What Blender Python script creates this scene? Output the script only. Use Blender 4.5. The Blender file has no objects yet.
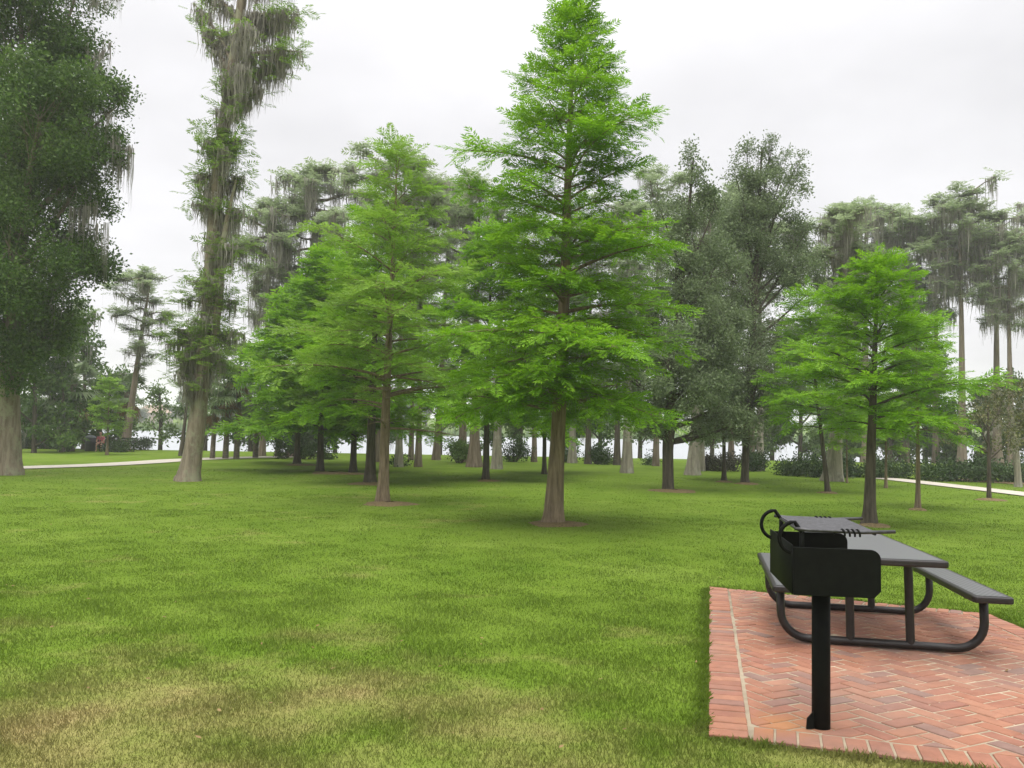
import bpy, bmesh, math, random
import numpy as np
from mathutils import Vector, Matrix

PI = math.pi
C = bpy.context.scene.collection
SC = bpy.context.scene

# ------------------------------------------------------------------ camera
F_PX, W_PX, H_PX = 800.0, 1024, 768
CAM_Z = 1.30
PITCH, ROLL = math.atan(36 / F_PX), math.radians(1.0)
cam_d = bpy.data.cameras.new('camera')
cam_d.sensor_width = 36
cam_d.lens = 36 * F_PX / W_PX
cam_d.clip_start, cam_d.clip_end = 0.05, 6000
cam = bpy.data.objects.new('camera', cam_d)
C.objects.link(cam)
CAM_R = Matrix.Rotation(PI / 2 + PITCH, 3, 'X') @ Matrix.Rotation(ROLL, 3, 'Z')
cam.matrix_world = Matrix.Translation((0, 0, CAM_Z)) @ CAM_R.to_4x4()
SC.camera = cam

# ------------------------------------------------------------------ light: bright overcast sky, weak soft sun
SUN_EL, SUN_AZ = math.radians(62), math.radians(200)      # azimuth from +Y, clockwise; behind the camera, a little left
SKY_LOW, SKY_RISE, SUN_W, EXPO = 0.72, 3.3, 1.5, 0.15
world = bpy.data.worlds.new('World')
SC.world = world
world.use_nodes = True
nt = world.node_tree
for n in list(nt.nodes):
    nt.nodes.remove(n)
N = nt.nodes.new
def lk(a, b): nt.links.new(a, b)
out = N('ShaderNodeOutputWorld'); bg = N('ShaderNodeBackground'); bg2 = N('ShaderNodeBackground'); add = N('ShaderNodeAddShader')
sky = N('ShaderNodeTexSky'); sky.sky_type = 'NISHITA'; sky.sun_disc = False
sky.sun_elevation = SUN_EL; sky.sun_rotation = SUN_AZ; sky.air_density = 1.0; sky.dust_density = 4.0
lk(sky.outputs[0], bg2.inputs[0]); bg2.inputs[1].default_value = 0.012
tc = N('ShaderNodeTexCoord'); sep = N('ShaderNodeSeparateXYZ'); lk(tc.outputs['Generated'], sep.inputs[0])
def wm(op, a, b=None):
    m = N('ShaderNodeMath'); m.operation = op
    for i, v in enumerate((a, b)):
        if v is None: continue
        if isinstance(v, (int, float)): m.inputs[i].default_value = v
        else: lk(v, m.inputs[i])
    return m.outputs[0]
zc = wm('MAXIMUM', sep.outputs[2], 0.0)
grad = wm('ADD', wm('MULTIPLY', wm('POWER', zc, 4.0), SKY_RISE), SKY_LOW)
# clouds: direction projected on a high flat layer
zz = wm('ADD', zc, 0.22)
cx_ = wm('DIVIDE', sep.outputs[0], zz); cy_ = wm('DIVIDE', sep.outputs[1], zz)
comb = N('ShaderNodeCombineXYZ'); lk(cx_, comb.inputs[0]); lk(cy_, comb.inputs[1])
nz = N('ShaderNodeTexNoise'); nz.inputs['Scale'].default_value = 1.25; nz.inputs['Detail'].default_value = 5; nz.inputs['Roughness'].default_value = 0.5
lk(comb.outputs[0], nz.inputs['Vector'])
rmp = N('ShaderNodeMapRange'); lk(nz.outputs['Fac'], rmp.inputs['Value'])
rmp.inputs['From Min'].default_value = 0.32; rmp.inputs['From Max'].default_value = 0.66
rmp.inputs['To Min'].default_value = 0.95; rmp.inputs['To Max'].default_value = 1.20
# sky strength: height gradient times cloud noise
strength = wm('MULTIPLY', grad, rmp.outputs[0])
tint = N('ShaderNodeMixRGB'); lk(rmp.outputs[0], tint.inputs[0])
tint.inputs[1].default_value = (0.93, 0.93, 1.0, 1); tint.inputs[2].default_value = (1.0, 0.985, 1.0, 1)
lk(tint.outputs[0], bg.inputs[0]); lk(strength, bg.inputs[1])
lk(bg.outputs[0], add.inputs[0]); lk(bg2.outputs[0], add.inputs[1]); lk(add.outputs[0], out.inputs[0])

sun_d = bpy.data.lights.new('sun', 'SUN'); sun_d.energy = SUN_W; sun_d.angle = math.radians(25); sun_d.color = (1, 0.97, 0.92)
sun = bpy.data.objects.new('sun', sun_d); C.objects.link(sun)
sd = Vector((math.sin(SUN_AZ) * math.cos(SUN_EL), math.cos(SUN_AZ) * math.cos(SUN_EL), math.sin(SUN_EL)))
sun.rotation_euler = sd.to_track_quat('Z', 'Y').to_euler()

SC.view_settings.view_transform = 'Standard'
SC.view_settings.look = 'None'
SC.view_settings.exposure = EXPO
SC.view_settings.gamma = 1
SC.view_settings.use_curve_mapping = False
SC.cycles.max_bounces = 6; SC.cycles.transparent_max_bounces = 4
SC.cycles.diffuse_bounces = 4; SC.cycles.transmission_bounces = 4; SC.cycles.glossy_bounces = 3

# ------------------------------------------------------------------ terrain and image <-> ground
LAKE_Z = -2.15
def terr(Y):
    """height of the lawn at distance Y in front of the camera (slopes away, flattens, drops to the lake)"""
    Y = np.asarray(Y, dtype=float)
    near = -0.055 * np.minimum(Y, 8.0)
    e = np.maximum(Y - 8.0, 0)
    e1 = np.minimum(e, 50.0)
    far = -0.014 * e1 - 0.164 * (1 - np.exp(-e1 / 4.0))
    z = near + far
    k = np.clip((Y - 58) / 7.0, 0, 1)
    z = z * (1 - k) + (-2.9) * k
    kb = np.clip((Y - 158) / 14, 0, 1); z = z + kb * 1.2
    kc = np.clip((Y - 172) / 120, 0, 1); z = z + kc * 1.3
    return z
def tz(Y): return float(terr(Y))
def ray(x, y):
    d = CAM_R @ Vector(((x - 512) / F_PX, -(y - 384) / F_PX, -1))
    return d / d.y                       # per metre of depth
def G(x, y):
    """ground point seen at a pixel of the photograph"""
    d = ray(x, y); lo, hi = 1.0, 400.0
    f = lambda t: CAM_Z + d.z * t - tz(t)
    t = lo
    while t < hi and f(t) > 0: t += 0.25
    a, b = t - 0.25, t
    for _ in range(30):
        m = (a + b) / 2
        if f(m) > 0: a = m
        else: b = m
    return Vector((d.x * b, b, tz(b)))
def P(x, y, Y):
    """point at depth Y seen at a pixel"""
    d = ray(x, y); return Vector((d.x * Y, Y, CAM_Z + d.z * Y))
def ground(x, Y):
    """ground point at depth Y in the column of pixel x"""
    d = ray(x, 440); return Vector((d.x * Y, Y, tz(Y)))

# ------------------------------------------------------------------ mesh helpers
def qmesh(name, V, Fq, mat, smooth=False):
    V = np.ascontiguousarray(V, dtype=np.float32); Fq = np.ascontiguousarray(Fq, dtype=np.int32)
    me = bpy.data.meshes.new(name)
    nv, nf = len(V), len(Fq)
    me.vertices.add(nv); me.vertices.foreach_set('co', V.ravel())
    me.loops.add(nf * 4); me.loops.foreach_set('vertex_index', Fq.ravel())
    me.polygons.add(nf); me.polygons.foreach_set('loop_start', np.arange(0, nf * 4, 4, dtype=np.int32))
    me.polygons.foreach_set('loop_total', np.full(nf, 4, dtype=np.int32))
    me.update(calc_edges=True)
    if smooth: me.polygons.foreach_set('use_smooth', np.ones(nf, dtype=bool))
    me.materials.append(mat)
    return me
def link(name, me, parent=None):
    o = bpy.data.objects.new(name, me); C.objects.link(o)
    if parent: o.parent = parent
    return o
def empty(name, loc, rz=0.0):
    o = bpy.data.objects.new(name, None); C.objects.link(o)
    o.location = loc; o.rotation_euler = (0, 0, rz); o.empty_display_size = 0.2
    return o
def tag(o, label=None, cat=None, group=None, kind=None):
    if label: o['label'] = label
    if cat: o['category'] = cat
    if group: o['group'] = group
    if kind: o['kind'] = kind
    return o
class Acc:
    """gathers quads"""
    def __init__(s): s.V = []; s.F = []; s.n = 0
    def add(s, V, F):
        V = np.asarray(V, dtype=float); F = np.asarray(F, dtype=int)
        s.V.append(V); s.F.append(F + s.n); s.n += len(V)
    def arrays(s):
        if not s.V: return np.zeros((0, 3)), np.zeros((0, 4), int)
        return np.concatenate(s.V), np.concatenate(s.F)
    def mesh(s, name, mat, smooth=False):
        V, F = s.arrays(); return qmesh(name, V, F, mat, smooth)
def tube(pts, rad, n=6, flute=0.0, fl_k=5, fl_z=1.0, seed=0, rough=0.0, cap=False):
    pts = np.asarray(pts, float); m = len(pts); rad = np.broadcast_to(np.asarray(rad, float), (m,))
    t = np.gradient(pts, axis=0); t /= np.linalg.norm(t, axis=1)[:, None] + 1e-9
    ref = np.array([1.0, 0, 0]) if abs(t[:, 0]).max() < 0.85 else np.array([0, 1.0, 0]) if abs(t[:, 1]).max() < 0.85 else np.array([0, 0, 1.0])
    u = np.cross(t, ref); u /= np.linalg.norm(u, axis=1)[:, None] + 1e-9
    v = np.cross(t, u)
    a = np.arange(n) / n * 2 * PI
    R = np.repeat(rad[:, None], n, 1)
    rg = np.random.default_rng(seed)
    if flute:
        ph = rg.uniform(0, 6.28)
        dz = np.clip(1 - (pts[:, 2] - pts[0, 2]) / fl_z, 0, 1)
        R = R * (1 + flute * dz[:, None] * (np.cos(fl_k * a + ph)[None] + 0.5 * np.cos((fl_k + 2) * a + 2 * ph)[None]))
    if rough: R = R * (1 + rough * rg.uniform(-1, 1, R.shape))
    V = pts[:, None] + R[..., None] * (np.cos(a)[None, :, None] * u[:, None] + np.sin(a)[None, :, None] * v[:, None])
    i = np.arange(m - 1)[:, None] * n; j = np.arange(n)[None]; k = (j + 1) % n
    Fq = np.stack([i + j, i + k, i + n + k, i + n + j], -1).reshape(-1, 4)
    V = V.reshape(-1, 3)
    if cap and n % 2 == 0:
        ex = []
        for base, flip in ((0, False), ((m - 1) * n, True)):
            for q in range(1, n // 2):
                f = [base + q - 1, base + q, base + n - 1 - q, base + n - q] if q > 1 else [base, base + 1, base + n - 2, base + n - 1]
                f = [base + (q - 1 if q > 1 else 0), base + q, base + n - 1 - q, base + n - q if q > 1 else base + n - 1]
                ex.append(f if flip else f[::-1])
        Fq = np.concatenate([Fq, np.array(ex)])
    return V, Fq
BOXF = np.array([[0, 3, 2, 1], [4, 5, 6, 7], [0, 1, 5, 4], [1, 2, 6, 5], [2, 3, 7, 6], [3, 0, 4, 7]])
def box(c, s, rz=0.0):
    x, y, z = np.array(s) / 2
    V = np.array([[-x, -y, -z], [x, -y, -z], [x, y, -z], [-x, y, -z], [-x, -y, z], [x, -y, z], [x, y, z], [-x, y, z]])
    c_, s_ = math.cos(rz), math.sin(rz)
    V = np.stack([V[:, 0] * c_ - V[:, 1] * s_, V[:, 0] * s_ + V[:, 1] * c_, V[:, 2]], 1)
    return V + np.array(c), BOXF
def bevel(o, w=0.004, seg=2):
    m = o.modifiers.new('bevel', 'BEVEL'); m.width = w; m.segments = seg; m.limit_method = 'ANGLE'
    return o
def expand(Vt, Ft, pos, X, Y, Z, s):
    """copies of a template at many frames; s is (N,) or (N,3)"""
    s = np.asarray(s, float)
    if s.ndim == 1: s = np.repeat(s[:, None], 3, 1)
    V = pos[:, None] + Vt[None, :, 0:1] * (X * s[:, 0:1])[:, None] + Vt[None, :, 1:2] * (Y * s[:, 1:2])[:, None] + Vt[None, :, 2:3] * (Z * s[:, 2:3])[:, None]
    Fq = Ft[None] + (np.arange(len(pos)) * len(Vt))[:, None, None]
    return V.reshape(-1, 3), Fq.reshape(-1, 4)
def nrm(a): return a / (np.linalg.norm(a, axis=-1, keepdims=True) + 1e-9)
def frames(d, up):
    X = nrm(d); Y = nrm(np.cross(up, X)); Z = np.cross(X, Y); return X, Y, Z

# ------------------------------------------------------------------ materials
def mat(name):
    m = bpy.data.materials.new(name); m.use_nodes = True
    t = m.node_tree; b = t.nodes['Principled BSDF']; return m, t, b
def nd(t, kind, **kw):
    n = t.nodes.new(kind)
    for k, v in kw.items():
        if k in n.inputs: n.inputs[k].default_value = v
        else: setattr(n, k, v)
    return n
def ramp(t, fac, stops):
    r = t.nodes.new('ShaderNodeValToRGB')
    el = r.color_ramp.elements
    while len(el) < len(stops): el.new(0.5)
    for e, (p, c) in zip(el, stops): e.position = p; e.color = (*c, 1)
    t.links.new(fac, r.inputs[0]); return r.outputs[0]
def leaf_mat(name, dark, mid, light, trans=0.35, rough=0.55, nscale=0.6, spec=0.25):
    m, t, b = mat(name)
    g = nd(t, 'ShaderNodeNewGeometry'); tcn = nd(t, 'ShaderNodeTexCoord')
    nzz = nd(t, 'ShaderNodeTexNoise', Scale=nscale, Detail=2.0); t.links.new(tcn.outputs['Object'], nzz.inputs['Vector'])
    mx = nd(t, 'ShaderNodeMath', operation='MULTIPLY_ADD'); t.links.new(g.outputs['Random Per Island'], mx.inputs[0]); mx.inputs[1].default_value = 0.55
    m2 = nd(t, 'ShaderNodeMath', operation='MULTIPLY_ADD'); t.links.new(nzz.outputs['Fac'], m2.inputs[0]); m2.inputs[1].default_value = 0.9; m2.inputs[2].default_value = -0.22
    t.links.new(m2.outputs[0], mx.inputs[2])
    col = ramp(t, mx.outputs[0], [(0.1, dark), (0.5, mid), (0.95, light)])
    t.links.new(col, b.inputs['Base Color']); b.inputs['Roughness'].default_value = rough
    b.inputs['Specular IOR Level'].default_value = spec
    tr = nd(t, 'ShaderNodeBsdfTranslucent'); t.links.new(col, tr.inputs[0])
    ms = nd(t, 'ShaderNodeMixShader'); ms.inputs[0].default_value = trans
    t.links.new(b.outputs[0], ms.inputs[1]); t.links.new(tr.outputs[0], ms.inputs[2])
    t.links.new(ms.outputs[0], t.nodes['Material Output'].inputs[0])
    return m
def bark_mat(name, dark, light, lichen=None, sx=14.0, sz=1.6, lic=0.52, bump=0.6):
    m, t, b = mat(name)
    tcn = nd(t, 'ShaderNodeTexCoord'); mp = nd(t, 'ShaderNodeMapping'); mp.inputs['Scale'].default_value = (sx, sx, sz)
    t.links.new(tcn.outputs['Object'], mp.inputs['Vector'])
    n1 = nd(t, 'ShaderNodeTexNoise', Scale=1.0, Detail=6.0, Roughness=0.65); t.links.new(mp.outputs[0], n1.inputs['Vector'])
    col = ramp(t, n1.outputs['Fac'], [(0.34, dark), (0.62, light)])
    if lichen:
        n2 = nd(t, 'ShaderNodeTexNoise', Scale=2.3, Detail=5.0, Roughness=0.7); t.links.new(tcn.outputs['Object'], n2.inputs['Vector'])
        mk = nd(t, 'ShaderNodeMapRange'); t.links.new(n2.outputs['Fac'], mk.inputs[0])
        mk.inputs[1].default_value = lic; mk.inputs[2].default_value = lic + 0.12; mk.inputs[4].default_value = 0.75
        mixc = nd(t, 'ShaderNodeMixRGB'); t.links.new(mk.outputs[0], mixc.inputs[0]); t.links.new(col, mixc.inputs[1]); mixc.inputs[2].default_value = (*lichen, 1)
        col = mixc.outputs[0]
    t.links.new(col, b.inputs['Base Color']); b.inputs['Roughness'].default_value = 0.9; b.inputs['Specular IOR Level'].default_value = 0.15
    bp = nd(t, 'ShaderNodeBump', Strength=bump, Distance=0.03); t.links.new(n1.outputs['Fac'], bp.inputs['Height']); t.links.new(bp.outputs[0], b.inputs['Normal'])
    return m
def plain_mat(name, c, rough=0.6, metal=0.0, spec=0.4, var=0.15, scale=30.0, bump=0.0):
    m, t, b = mat(name)
    tcn = nd(t, 'ShaderNodeTexCoord'); n1 = nd(t, 'ShaderNodeTexNoise', Scale=scale, Detail=5.0, Roughness=0.6); t.links.new(tcn.outputs['Object'], n1.inputs['Vector'])
    col = ramp(t, n1.outputs['Fac'], [(0.3, tuple(v * (1 - var) for v in c)), (0.7, tuple(v * (1 + var) for v in c))])
    t.links.new(col, b.inputs['Base Color']); b.inputs['Roughness'].default_value = rough; b.inputs['Metallic'].default_value = metal; b.inputs['Specular IOR Level'].default_value = spec
    if bump:
        bp = nd(t, 'ShaderNodeBump', Strength=bump, Distance=0.01); t.links.new(n1.outputs['Fac'], bp.inputs['Height']); t.links.new(bp.outputs[0], b.inputs['Normal'])
    return m

M_LIME = leaf_mat('lime_cypress_leaf', (0.085, 0.205, 0.005), (0.170, 0.360, 0.009), (0.290, 0.500, 0.030), 0.47)
M_FRESH = leaf_mat('fresh_cypress_leaf', (0.130, 0.245, 0.022), (0.215, 0.375, 0.036), (0.320, 0.480, 0.085), 0.48)
M_FAR_CYP = leaf_mat('grey_green_cypress_leaf', (0.190, 0.255, 0.120), (0.285, 0.360, 0.180), (0.370, 0.450, 0.250), 0.55)  # leaf colour lightened in place of sky glare fading the far treetops
M_SPROUT = leaf_mat('sprout_leaf', (0.110, 0.205, 0.025), (0.190, 0.310, 0.045), (0.280, 0.410, 0.095), 0.48)
M_OAK = leaf_mat('dark_oak_leaf', (0.034, 0.082, 0.012), (0.074, 0.146, 0.022), (0.150, 0.240, 0.052), 0.36, 0.45, 0.5)
M_ELM = leaf_mat('grey_evergreen_leaf', (0.088, 0.130, 0.058), (0.155, 0.212, 0.094), (0.245, 0.310, 0.155), 0.38, 0.5, 0.45)
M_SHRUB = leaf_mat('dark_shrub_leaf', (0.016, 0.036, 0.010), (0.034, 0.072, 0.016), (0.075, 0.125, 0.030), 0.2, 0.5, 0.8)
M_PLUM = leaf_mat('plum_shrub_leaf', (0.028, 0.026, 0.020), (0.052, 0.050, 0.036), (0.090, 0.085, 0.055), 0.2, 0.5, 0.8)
M_MID = leaf_mat('mid_green_leaf', (0.070, 0.125, 0.030), (0.120, 0.200, 0.050), (0.200, 0.290, 0.090), 0.42, 0.5, 0.6)
M_MAGN = leaf_mat('magnolia_leaf', (0.060, 0.070, 0.025), (0.100, 0.120, 0.040), (0.240, 0.220, 0.090), 0.2, 0.4, 1.4)
M_PALM = leaf_mat('palm_leaf', (0.070, 0.120, 0.042), (0.125, 0.190, 0.070), (0.215, 0.275, 0.130), 0.32, 0.45, 0.6)
M_DEADF = leaf_mat('dead_palm_leaf', (0.13, 0.08, 0.035), (0.21, 0.135, 0.06), (0.30, 0.21, 0.10), 0.2, 0.8, 0.6)
M_MOSS = leaf_mat('hanging_moss', (0.235, 0.225, 0.190), (0.330, 0.315, 0.270), (0.430, 0.410, 0.350), 0.45, 0.9, 0.5, 0.05)
M_FARLEAF = leaf_mat('far_bank_leaf', (0.075, 0.110, 0.060), (0.120, 0.165, 0.080), (0.180, 0.225, 0.115), 0.3, 0.6, 0.15)
M_BARK = bark_mat('young_cypress_bark', (0.100, 0.076, 0.050), (0.250, 0.192, 0.130))
M_BARK_DK = bark_mat('dark_bark', (0.040, 0.034, 0.026), (0.110, 0.092, 0.070), (0.14, 0.14, 0.11), lic=0.58)
M_BARK_OLD = bark_mat('old_cypress_bark', (0.120, 0.098, 0.070), (0.255, 0.215, 0.160), (0.25, 0.26, 0.17), 9, 1.2, 0.50)
M_BARK_PALE = bark_mat('pale_cypress_bark', (0.165, 0.150, 0.118), (0.330, 0.300, 0.240), (0.36, 0.36, 0.29), 8, 0.8, 0.52)
M_BARK_BROWN = bark_mat('brown_cypress_bark', (0.110, 0.085, 0.062), (0.235, 0.190, 0.145), None, 8, 0.8)
M_PALMBARK = bark_mat('palm_bark', (0.070, 0.060, 0.045), (0.170, 0.145, 0.110), None, 6, 9)
M_TWIG = plain_mat('grey_twig', (0.17, 0.145, 0.115), 0.9, 0, 0.1, 0.3, 6)
M_BLACK = plain_mat('black_painted_steel', (0.0045, 0.0052, 0.0042), 0.6, 0, 0.10, 0.45, 22, 0.10)
M_FRAME = plain_mat('dark_brown_steel', (0.016, 0.013, 0.012), 0.42, 0, 0.4, 0.3, 18, 0.05)
M_STEEL = plain_mat('grey_worn_steel', (0.06, 0.06, 0.062), 0.42, 0.55, 0.5, 0.4, 40)
M_CONC = plain_mat('pale_concrete', (0.46, 0.42, 0.35), 0.9, 0, 0.2, 0.12, 3)
M_MULCH = plain_mat('brown_mulch', (0.150, 0.112, 0.058), 0.95, 0, 0.1, 0.55, 26, 1.0)
M_SKIN = plain_mat('skin', (0.52, 0.30, 0.22), 0.55, 0, 0.3, 0.06, 12)
M_PINK = plain_mat('pink_cloth', (0.55, 0.16, 0.20), 0.85, 0, 0.1, 0.1, 12)
M_HAIR = plain_mat('dark_hair', (0.03, 0.02, 0.015), 0.6, 0, 0.3, 0.2, 30)
M_BIN = plain_mat('black_bin_plastic', (0.02, 0.022, 0.025), 0.5, 0, 0.4, 0.2, 10)
M_BINLID = plain_mat('grey_bin_lid', (0.20, 0.22, 0.24), 0.5, 0, 0.4, 0.15, 10)
M_WALL = plain_mat('house_wall', (0.42, 0.36, 0.32), 0.9, 0, 0.2, 0.06, 2)
M_PINKWALL = plain_mat('pinkish_house_wall', (0.55, 0.38, 0.32), 0.9, 0, 0.2, 0.06, 2)
M_ROOF = plain_mat('beige_roof', (0.34, 0.26, 0.20), 0.9, 0, 0.2, 0.12, 4)
M_GLASS = plain_mat('dark_window_glass', (0.03, 0.035, 0.04), 0.1, 0, 0.6, 0.1, 2)

def lawn_col(t, island=None):
    """lawn colour by place: green, paler mown streaks, and the worn straw patch in the foreground"""
    tcn = nd(t, 'ShaderNodeTexCoord'); g = nd(t, 'ShaderNodeNewGeometry')
    pos = g.outputs['Position']
    def noise(sc, de=4.0, ro=0.6):
        n = nd(t, 'ShaderNodeTexNoise', Scale=sc, Detail=de, Roughness=ro); t.links.new(pos, n.inputs['Vector']); return n.outputs['Fac']
    base = ramp(t, noise(0.55), [(0.26, (0.096, 0.162, 0.014)), (0.5, (0.122, 0.190, 0.020)), (0.74, (0.154, 0.222, 0.032))])
    fine = nd(t, 'ShaderNodeMixRGB', blend_type='MULTIPLY'); fine.inputs[0].default_value = 1.0
    t.links.new(base, fine.inputs[1])
    t.links.new(ramp(t, island if island else noise(38, 6, 0.7), [(0.2, (0.86, 0.87, 0.84) if island else (0.78, 0.80, 0.76)), (0.8, (1.12, 1.11, 1.12) if island else (0.98, 0.99, 0.98))]), fine.inputs[2])
    # worn straw-coloured turf: near the camera, left of the paving
    sx = nd(t, 'ShaderNodeSeparateXYZ'); t.links.new(pos, sx.inputs[0])
    def mth(op, a, b, c=None):
        m = nd(t, 'ShaderNodeMath', operation=op)
        for i, v in enumerate((a, b, c)):
            if v is None: continue
            if isinstance(v, (int, float)): m.inputs[i].default_value = v
            else: t.links.new(v, m.inputs[i])
        return m.outputs[0]
    near = nd(t, 'ShaderNodeMapRange'); t.links.new(sx.outputs[1], near.inputs[0]); near.inputs[1].default_value = 7.4; near.inputs[2].default_value = 3.4; near.inputs[3].default_value = 0.0; near.inputs[4].default_value = 0.55
    left = nd(t, 'ShaderNodeMapRange'); t.links.new(sx.outputs[0], left.inputs[0]); left.inputs[1].default_value = 1.4; left.inputs[2].default_value = -1.0; left.inputs[3].default_value = -0.16; left.inputs[4].default_value = 0.06
    dry = mth('ADD', mth('ADD', near.outputs[0], left.outputs[0]), mth('MULTIPLY_ADD', noise(0.85, 6, 0.62), 1.9, -0.98))
    lim = nd(t, 'ShaderNodeMapRange'); t.links.new(dry, lim.inputs[0]); lim.inputs[1].default_value = 0.18; lim.inputs[2].default_value = 1.05; lim.inputs[4].default_value = 0.95
    straw = ramp(t, island if island else noise(45, 5, 0.7), [(0.2, (0.24, 0.172, 0.078)), (0.5, (0.33, 0.242, 0.118)), (0.85, (0.43, 0.32, 0.17))])
    mx = nd(t, 'ShaderNodeMixRGB'); t.links.new(lim.outputs[0], mx.inputs[0]); t.links.new(fine.outputs[0], mx.inputs[1]); t.links.new(straw, mx.inputs[2])
    return mx.outputs[0], noise
M_LAWN, t_, b_ = mat('lawn')
c_, noise_ = lawn_col(t_)
t_.links.new(c_, b_.inputs['Base Color']); b_.inputs['Roughness'].default_value = 0.95; b_.inputs['Specular IOR Level'].default_value = 0.05
bp_ = nd(t_, 'ShaderNodeBump', Strength=0.3, Distance=0.03); t_.links.new(noise_(30, 6, 0.75), bp_.inputs['Height']); t_.links.new(bp_.outputs[0], b_.inputs['Normal'])
M_BLADE, t_, b_ = mat('grass_blade')
gi_ = nd(t_, 'ShaderNodeNewGeometry')
c_, _ = lawn_col(t_, gi_.outputs['Random Per Island'])
t_.links.new(c_, b_.inputs['Base Color']); b_.inputs['Roughness'].default_value = 0.6; b_.inputs['Specular IOR Level'].default_value = 0.2
tr_ = nd(t_, 'ShaderNodeBsdfTranslucent'); t_.links.new(c_, tr_.inputs[0])
ms_ = nd(t_, 'ShaderNodeMixShader'); ms_.inputs[0].default_value = 0.35
t_.links.new(b_.outputs[0], ms_.inputs[1]); t_.links.new(tr_.outputs[0], ms_.inputs[2]); t_.links.new(ms_.outputs[0], t_.nodes['Material Output'].inputs[0])

M_BRICK, t_, b_ = mat('clay_brick')
g_ = nd(t_, 'ShaderNodeNewGeometry')
col_ = ramp(t_, g_.outputs['Random Per Island'], [(0.0, (0.215, 0.135, 0.108)), (0.08, (0.230, 0.128, 0.098)), (0.13, (0.255, 0.116, 0.080)), (0.6, (0.295, 0.132, 0.080)), (1.0, (0.335, 0.165, 0.104))])
n_ = nd(t_, 'ShaderNodeTexNoise', Scale=9.0, Detail=6.0, Roughness=0.7); t_.links.new(g_.outputs['Position'], n_.inputs['Vector'])
n2_ = nd(t_, 'ShaderNodeTexNoise', Scale=0.9, Detail=4.0, Roughness=0.6); t_.links.new(g_.outputs['Position'], n2_.inputs['Vector'])
mu_ = nd(t_, 'ShaderNodeMixRGB', blend_type='MULTIPLY'); mu_.inputs[0].default_value = 1
t_.links.new(col_, mu_.inputs[1]); t_.links.new(ramp(t_, n_.outputs['Fac'], [(0.3, (0.78, 0.78, 0.78)), (0.7, (1.12, 1.12, 1.12))]), mu_.inputs[2])
# grey weathering in patches
mw_ = nd(t_, 'ShaderNodeMixRGB'); mk_ = nd(t_, 'ShaderNodeMapRange'); t_.links.new(n2_.outputs['Fac'], mk_.inputs[0]); mk_.inputs[1].default_value = 0.46; mk_.inputs[2].default_value = 0.70; mk_.inputs[4].default_value = 0.55
t_.links.new(mk_.outputs[0], mw_.inputs[0]); t_.links.new(mu_.outputs[0], mw_.inputs[1]); mw_.inputs[2].default_value = (0.20, 0.155, 0.13, 1)
# rust stain at the grill post
tcs_ = nd(t_, 'ShaderNodeVectorMath', operation='DISTANCE'); t_.links.new(g_.outputs['Position'], tcs_.inputs[0])
RUST_AT = (1.38, 4.08, -0.22); tcs_.inputs[1].default_value = RUST_AT
ad_ = nd(t_, 'ShaderNodeMath', operation='MULTIPLY_ADD'); t_.links.new(n_.outputs['Fac'], ad_.inputs[0]); ad_.inputs[1].default_value = 0.35; t_.links.new(tcs_.outputs['Value'], ad_.inputs[2])
mr_ = nd(t_, 'ShaderNodeMapRange'); t_.links.new(ad_.outputs[0], mr_.inputs[0]); mr_.inputs[1].default_value = 0.42; mr_.inputs[2].default_value = 0.22; mr_.inputs[4].default_value = 0.4
rs_ = nd(t_, 'ShaderNodeMixRGB'); t_.links.new(mr_.outputs[0], rs_.inputs[0]); t_.links.new(mw_.outputs[0], rs_.inputs[1]); rs_.inputs[2].default_value = (0.42, 0.20, 0.055, 1)
t_.links.new(rs_.outputs[0], b_.inputs['Base Color']); b_.inputs['Roughness'].default_value = 0.8; b_.inputs['Specular IOR Level'].default_value = 0.25
bp_ = nd(t_, 'ShaderNodeBump', Strength=0.35, Distance=0.01); t_.links.new(n_.outputs['Fac'], bp_.inputs['Height']); t_.links.new(bp_.outputs[0], b_.inputs['Normal'])
M_MORTAR = plain_mat('pale_mortar', (0.34, 0.285, 0.205), 0.95, 0, 0.1, 0.25, 6, 0.4)

M_WATER, t_, b_ = mat('lake_water')
b_.inputs['Base Color'].default_value = (0.32, 0.34, 0.35, 1); b_.inputs['Roughness'].default_value = 0.35; b_.inputs['IOR'].default_value = 1.33; b_.inputs['Specular IOR Level'].default_value = 0.8  # pale base colour paints in part of the overcast sky's reflection
g_ = nd(t_, 'ShaderNodeNewGeometry'); mp_ = nd(t_, 'ShaderNodeMapping'); mp_.inputs['Scale'].default_value = (0.5, 1.6, 1); t_.links.new(g_.outputs['Position'], mp_.inputs['Vector'])
n_ = nd(t_, 'ShaderNodeTexNoise', Scale=1.2, Detail=4.0); t_.links.new(mp_.outputs[0], n_.inputs['Vector'])
bp_ = nd(t_, 'ShaderNodeBump', Strength=1.0, Distance=0.25); t_.links.new(n_.outputs['Fac'], bp_.inputs['Height']); t_.links.new(bp_.outputs[0], b_.inputs['Normal'])

# ------------------------------------------------------------------ patio layout (needed by grass too)
PA = G(709, 589); PB = G(708, 739); PD = G(988, 616); PC_ = None
e_left = (PB - PA); e_far = (PD - PA)
PCn = PB + (G(944, 768) - PB).normalized() * (PD - PA).length * 1.10                         # near right corner, out of frame
PATIO = [np.array(PA[:2]), np.array(PB[:2]), np.array(PCn[:2]), np.array(PD[:2])]
def in_patio(x, y, grow=0.0):
    x = np.asarray(x); y = np.asarray(y); inside = np.ones(x.shape, bool)
    for i in range(4):
        a, b = PATIO[i], PATIO[(i + 1) % 4]; e = b - a; L = np.linalg.norm(e)
        inside &= ((e[0] * (y - a[1]) - e[1] * (x - a[0])) / L) > -grow
    return inside

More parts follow.
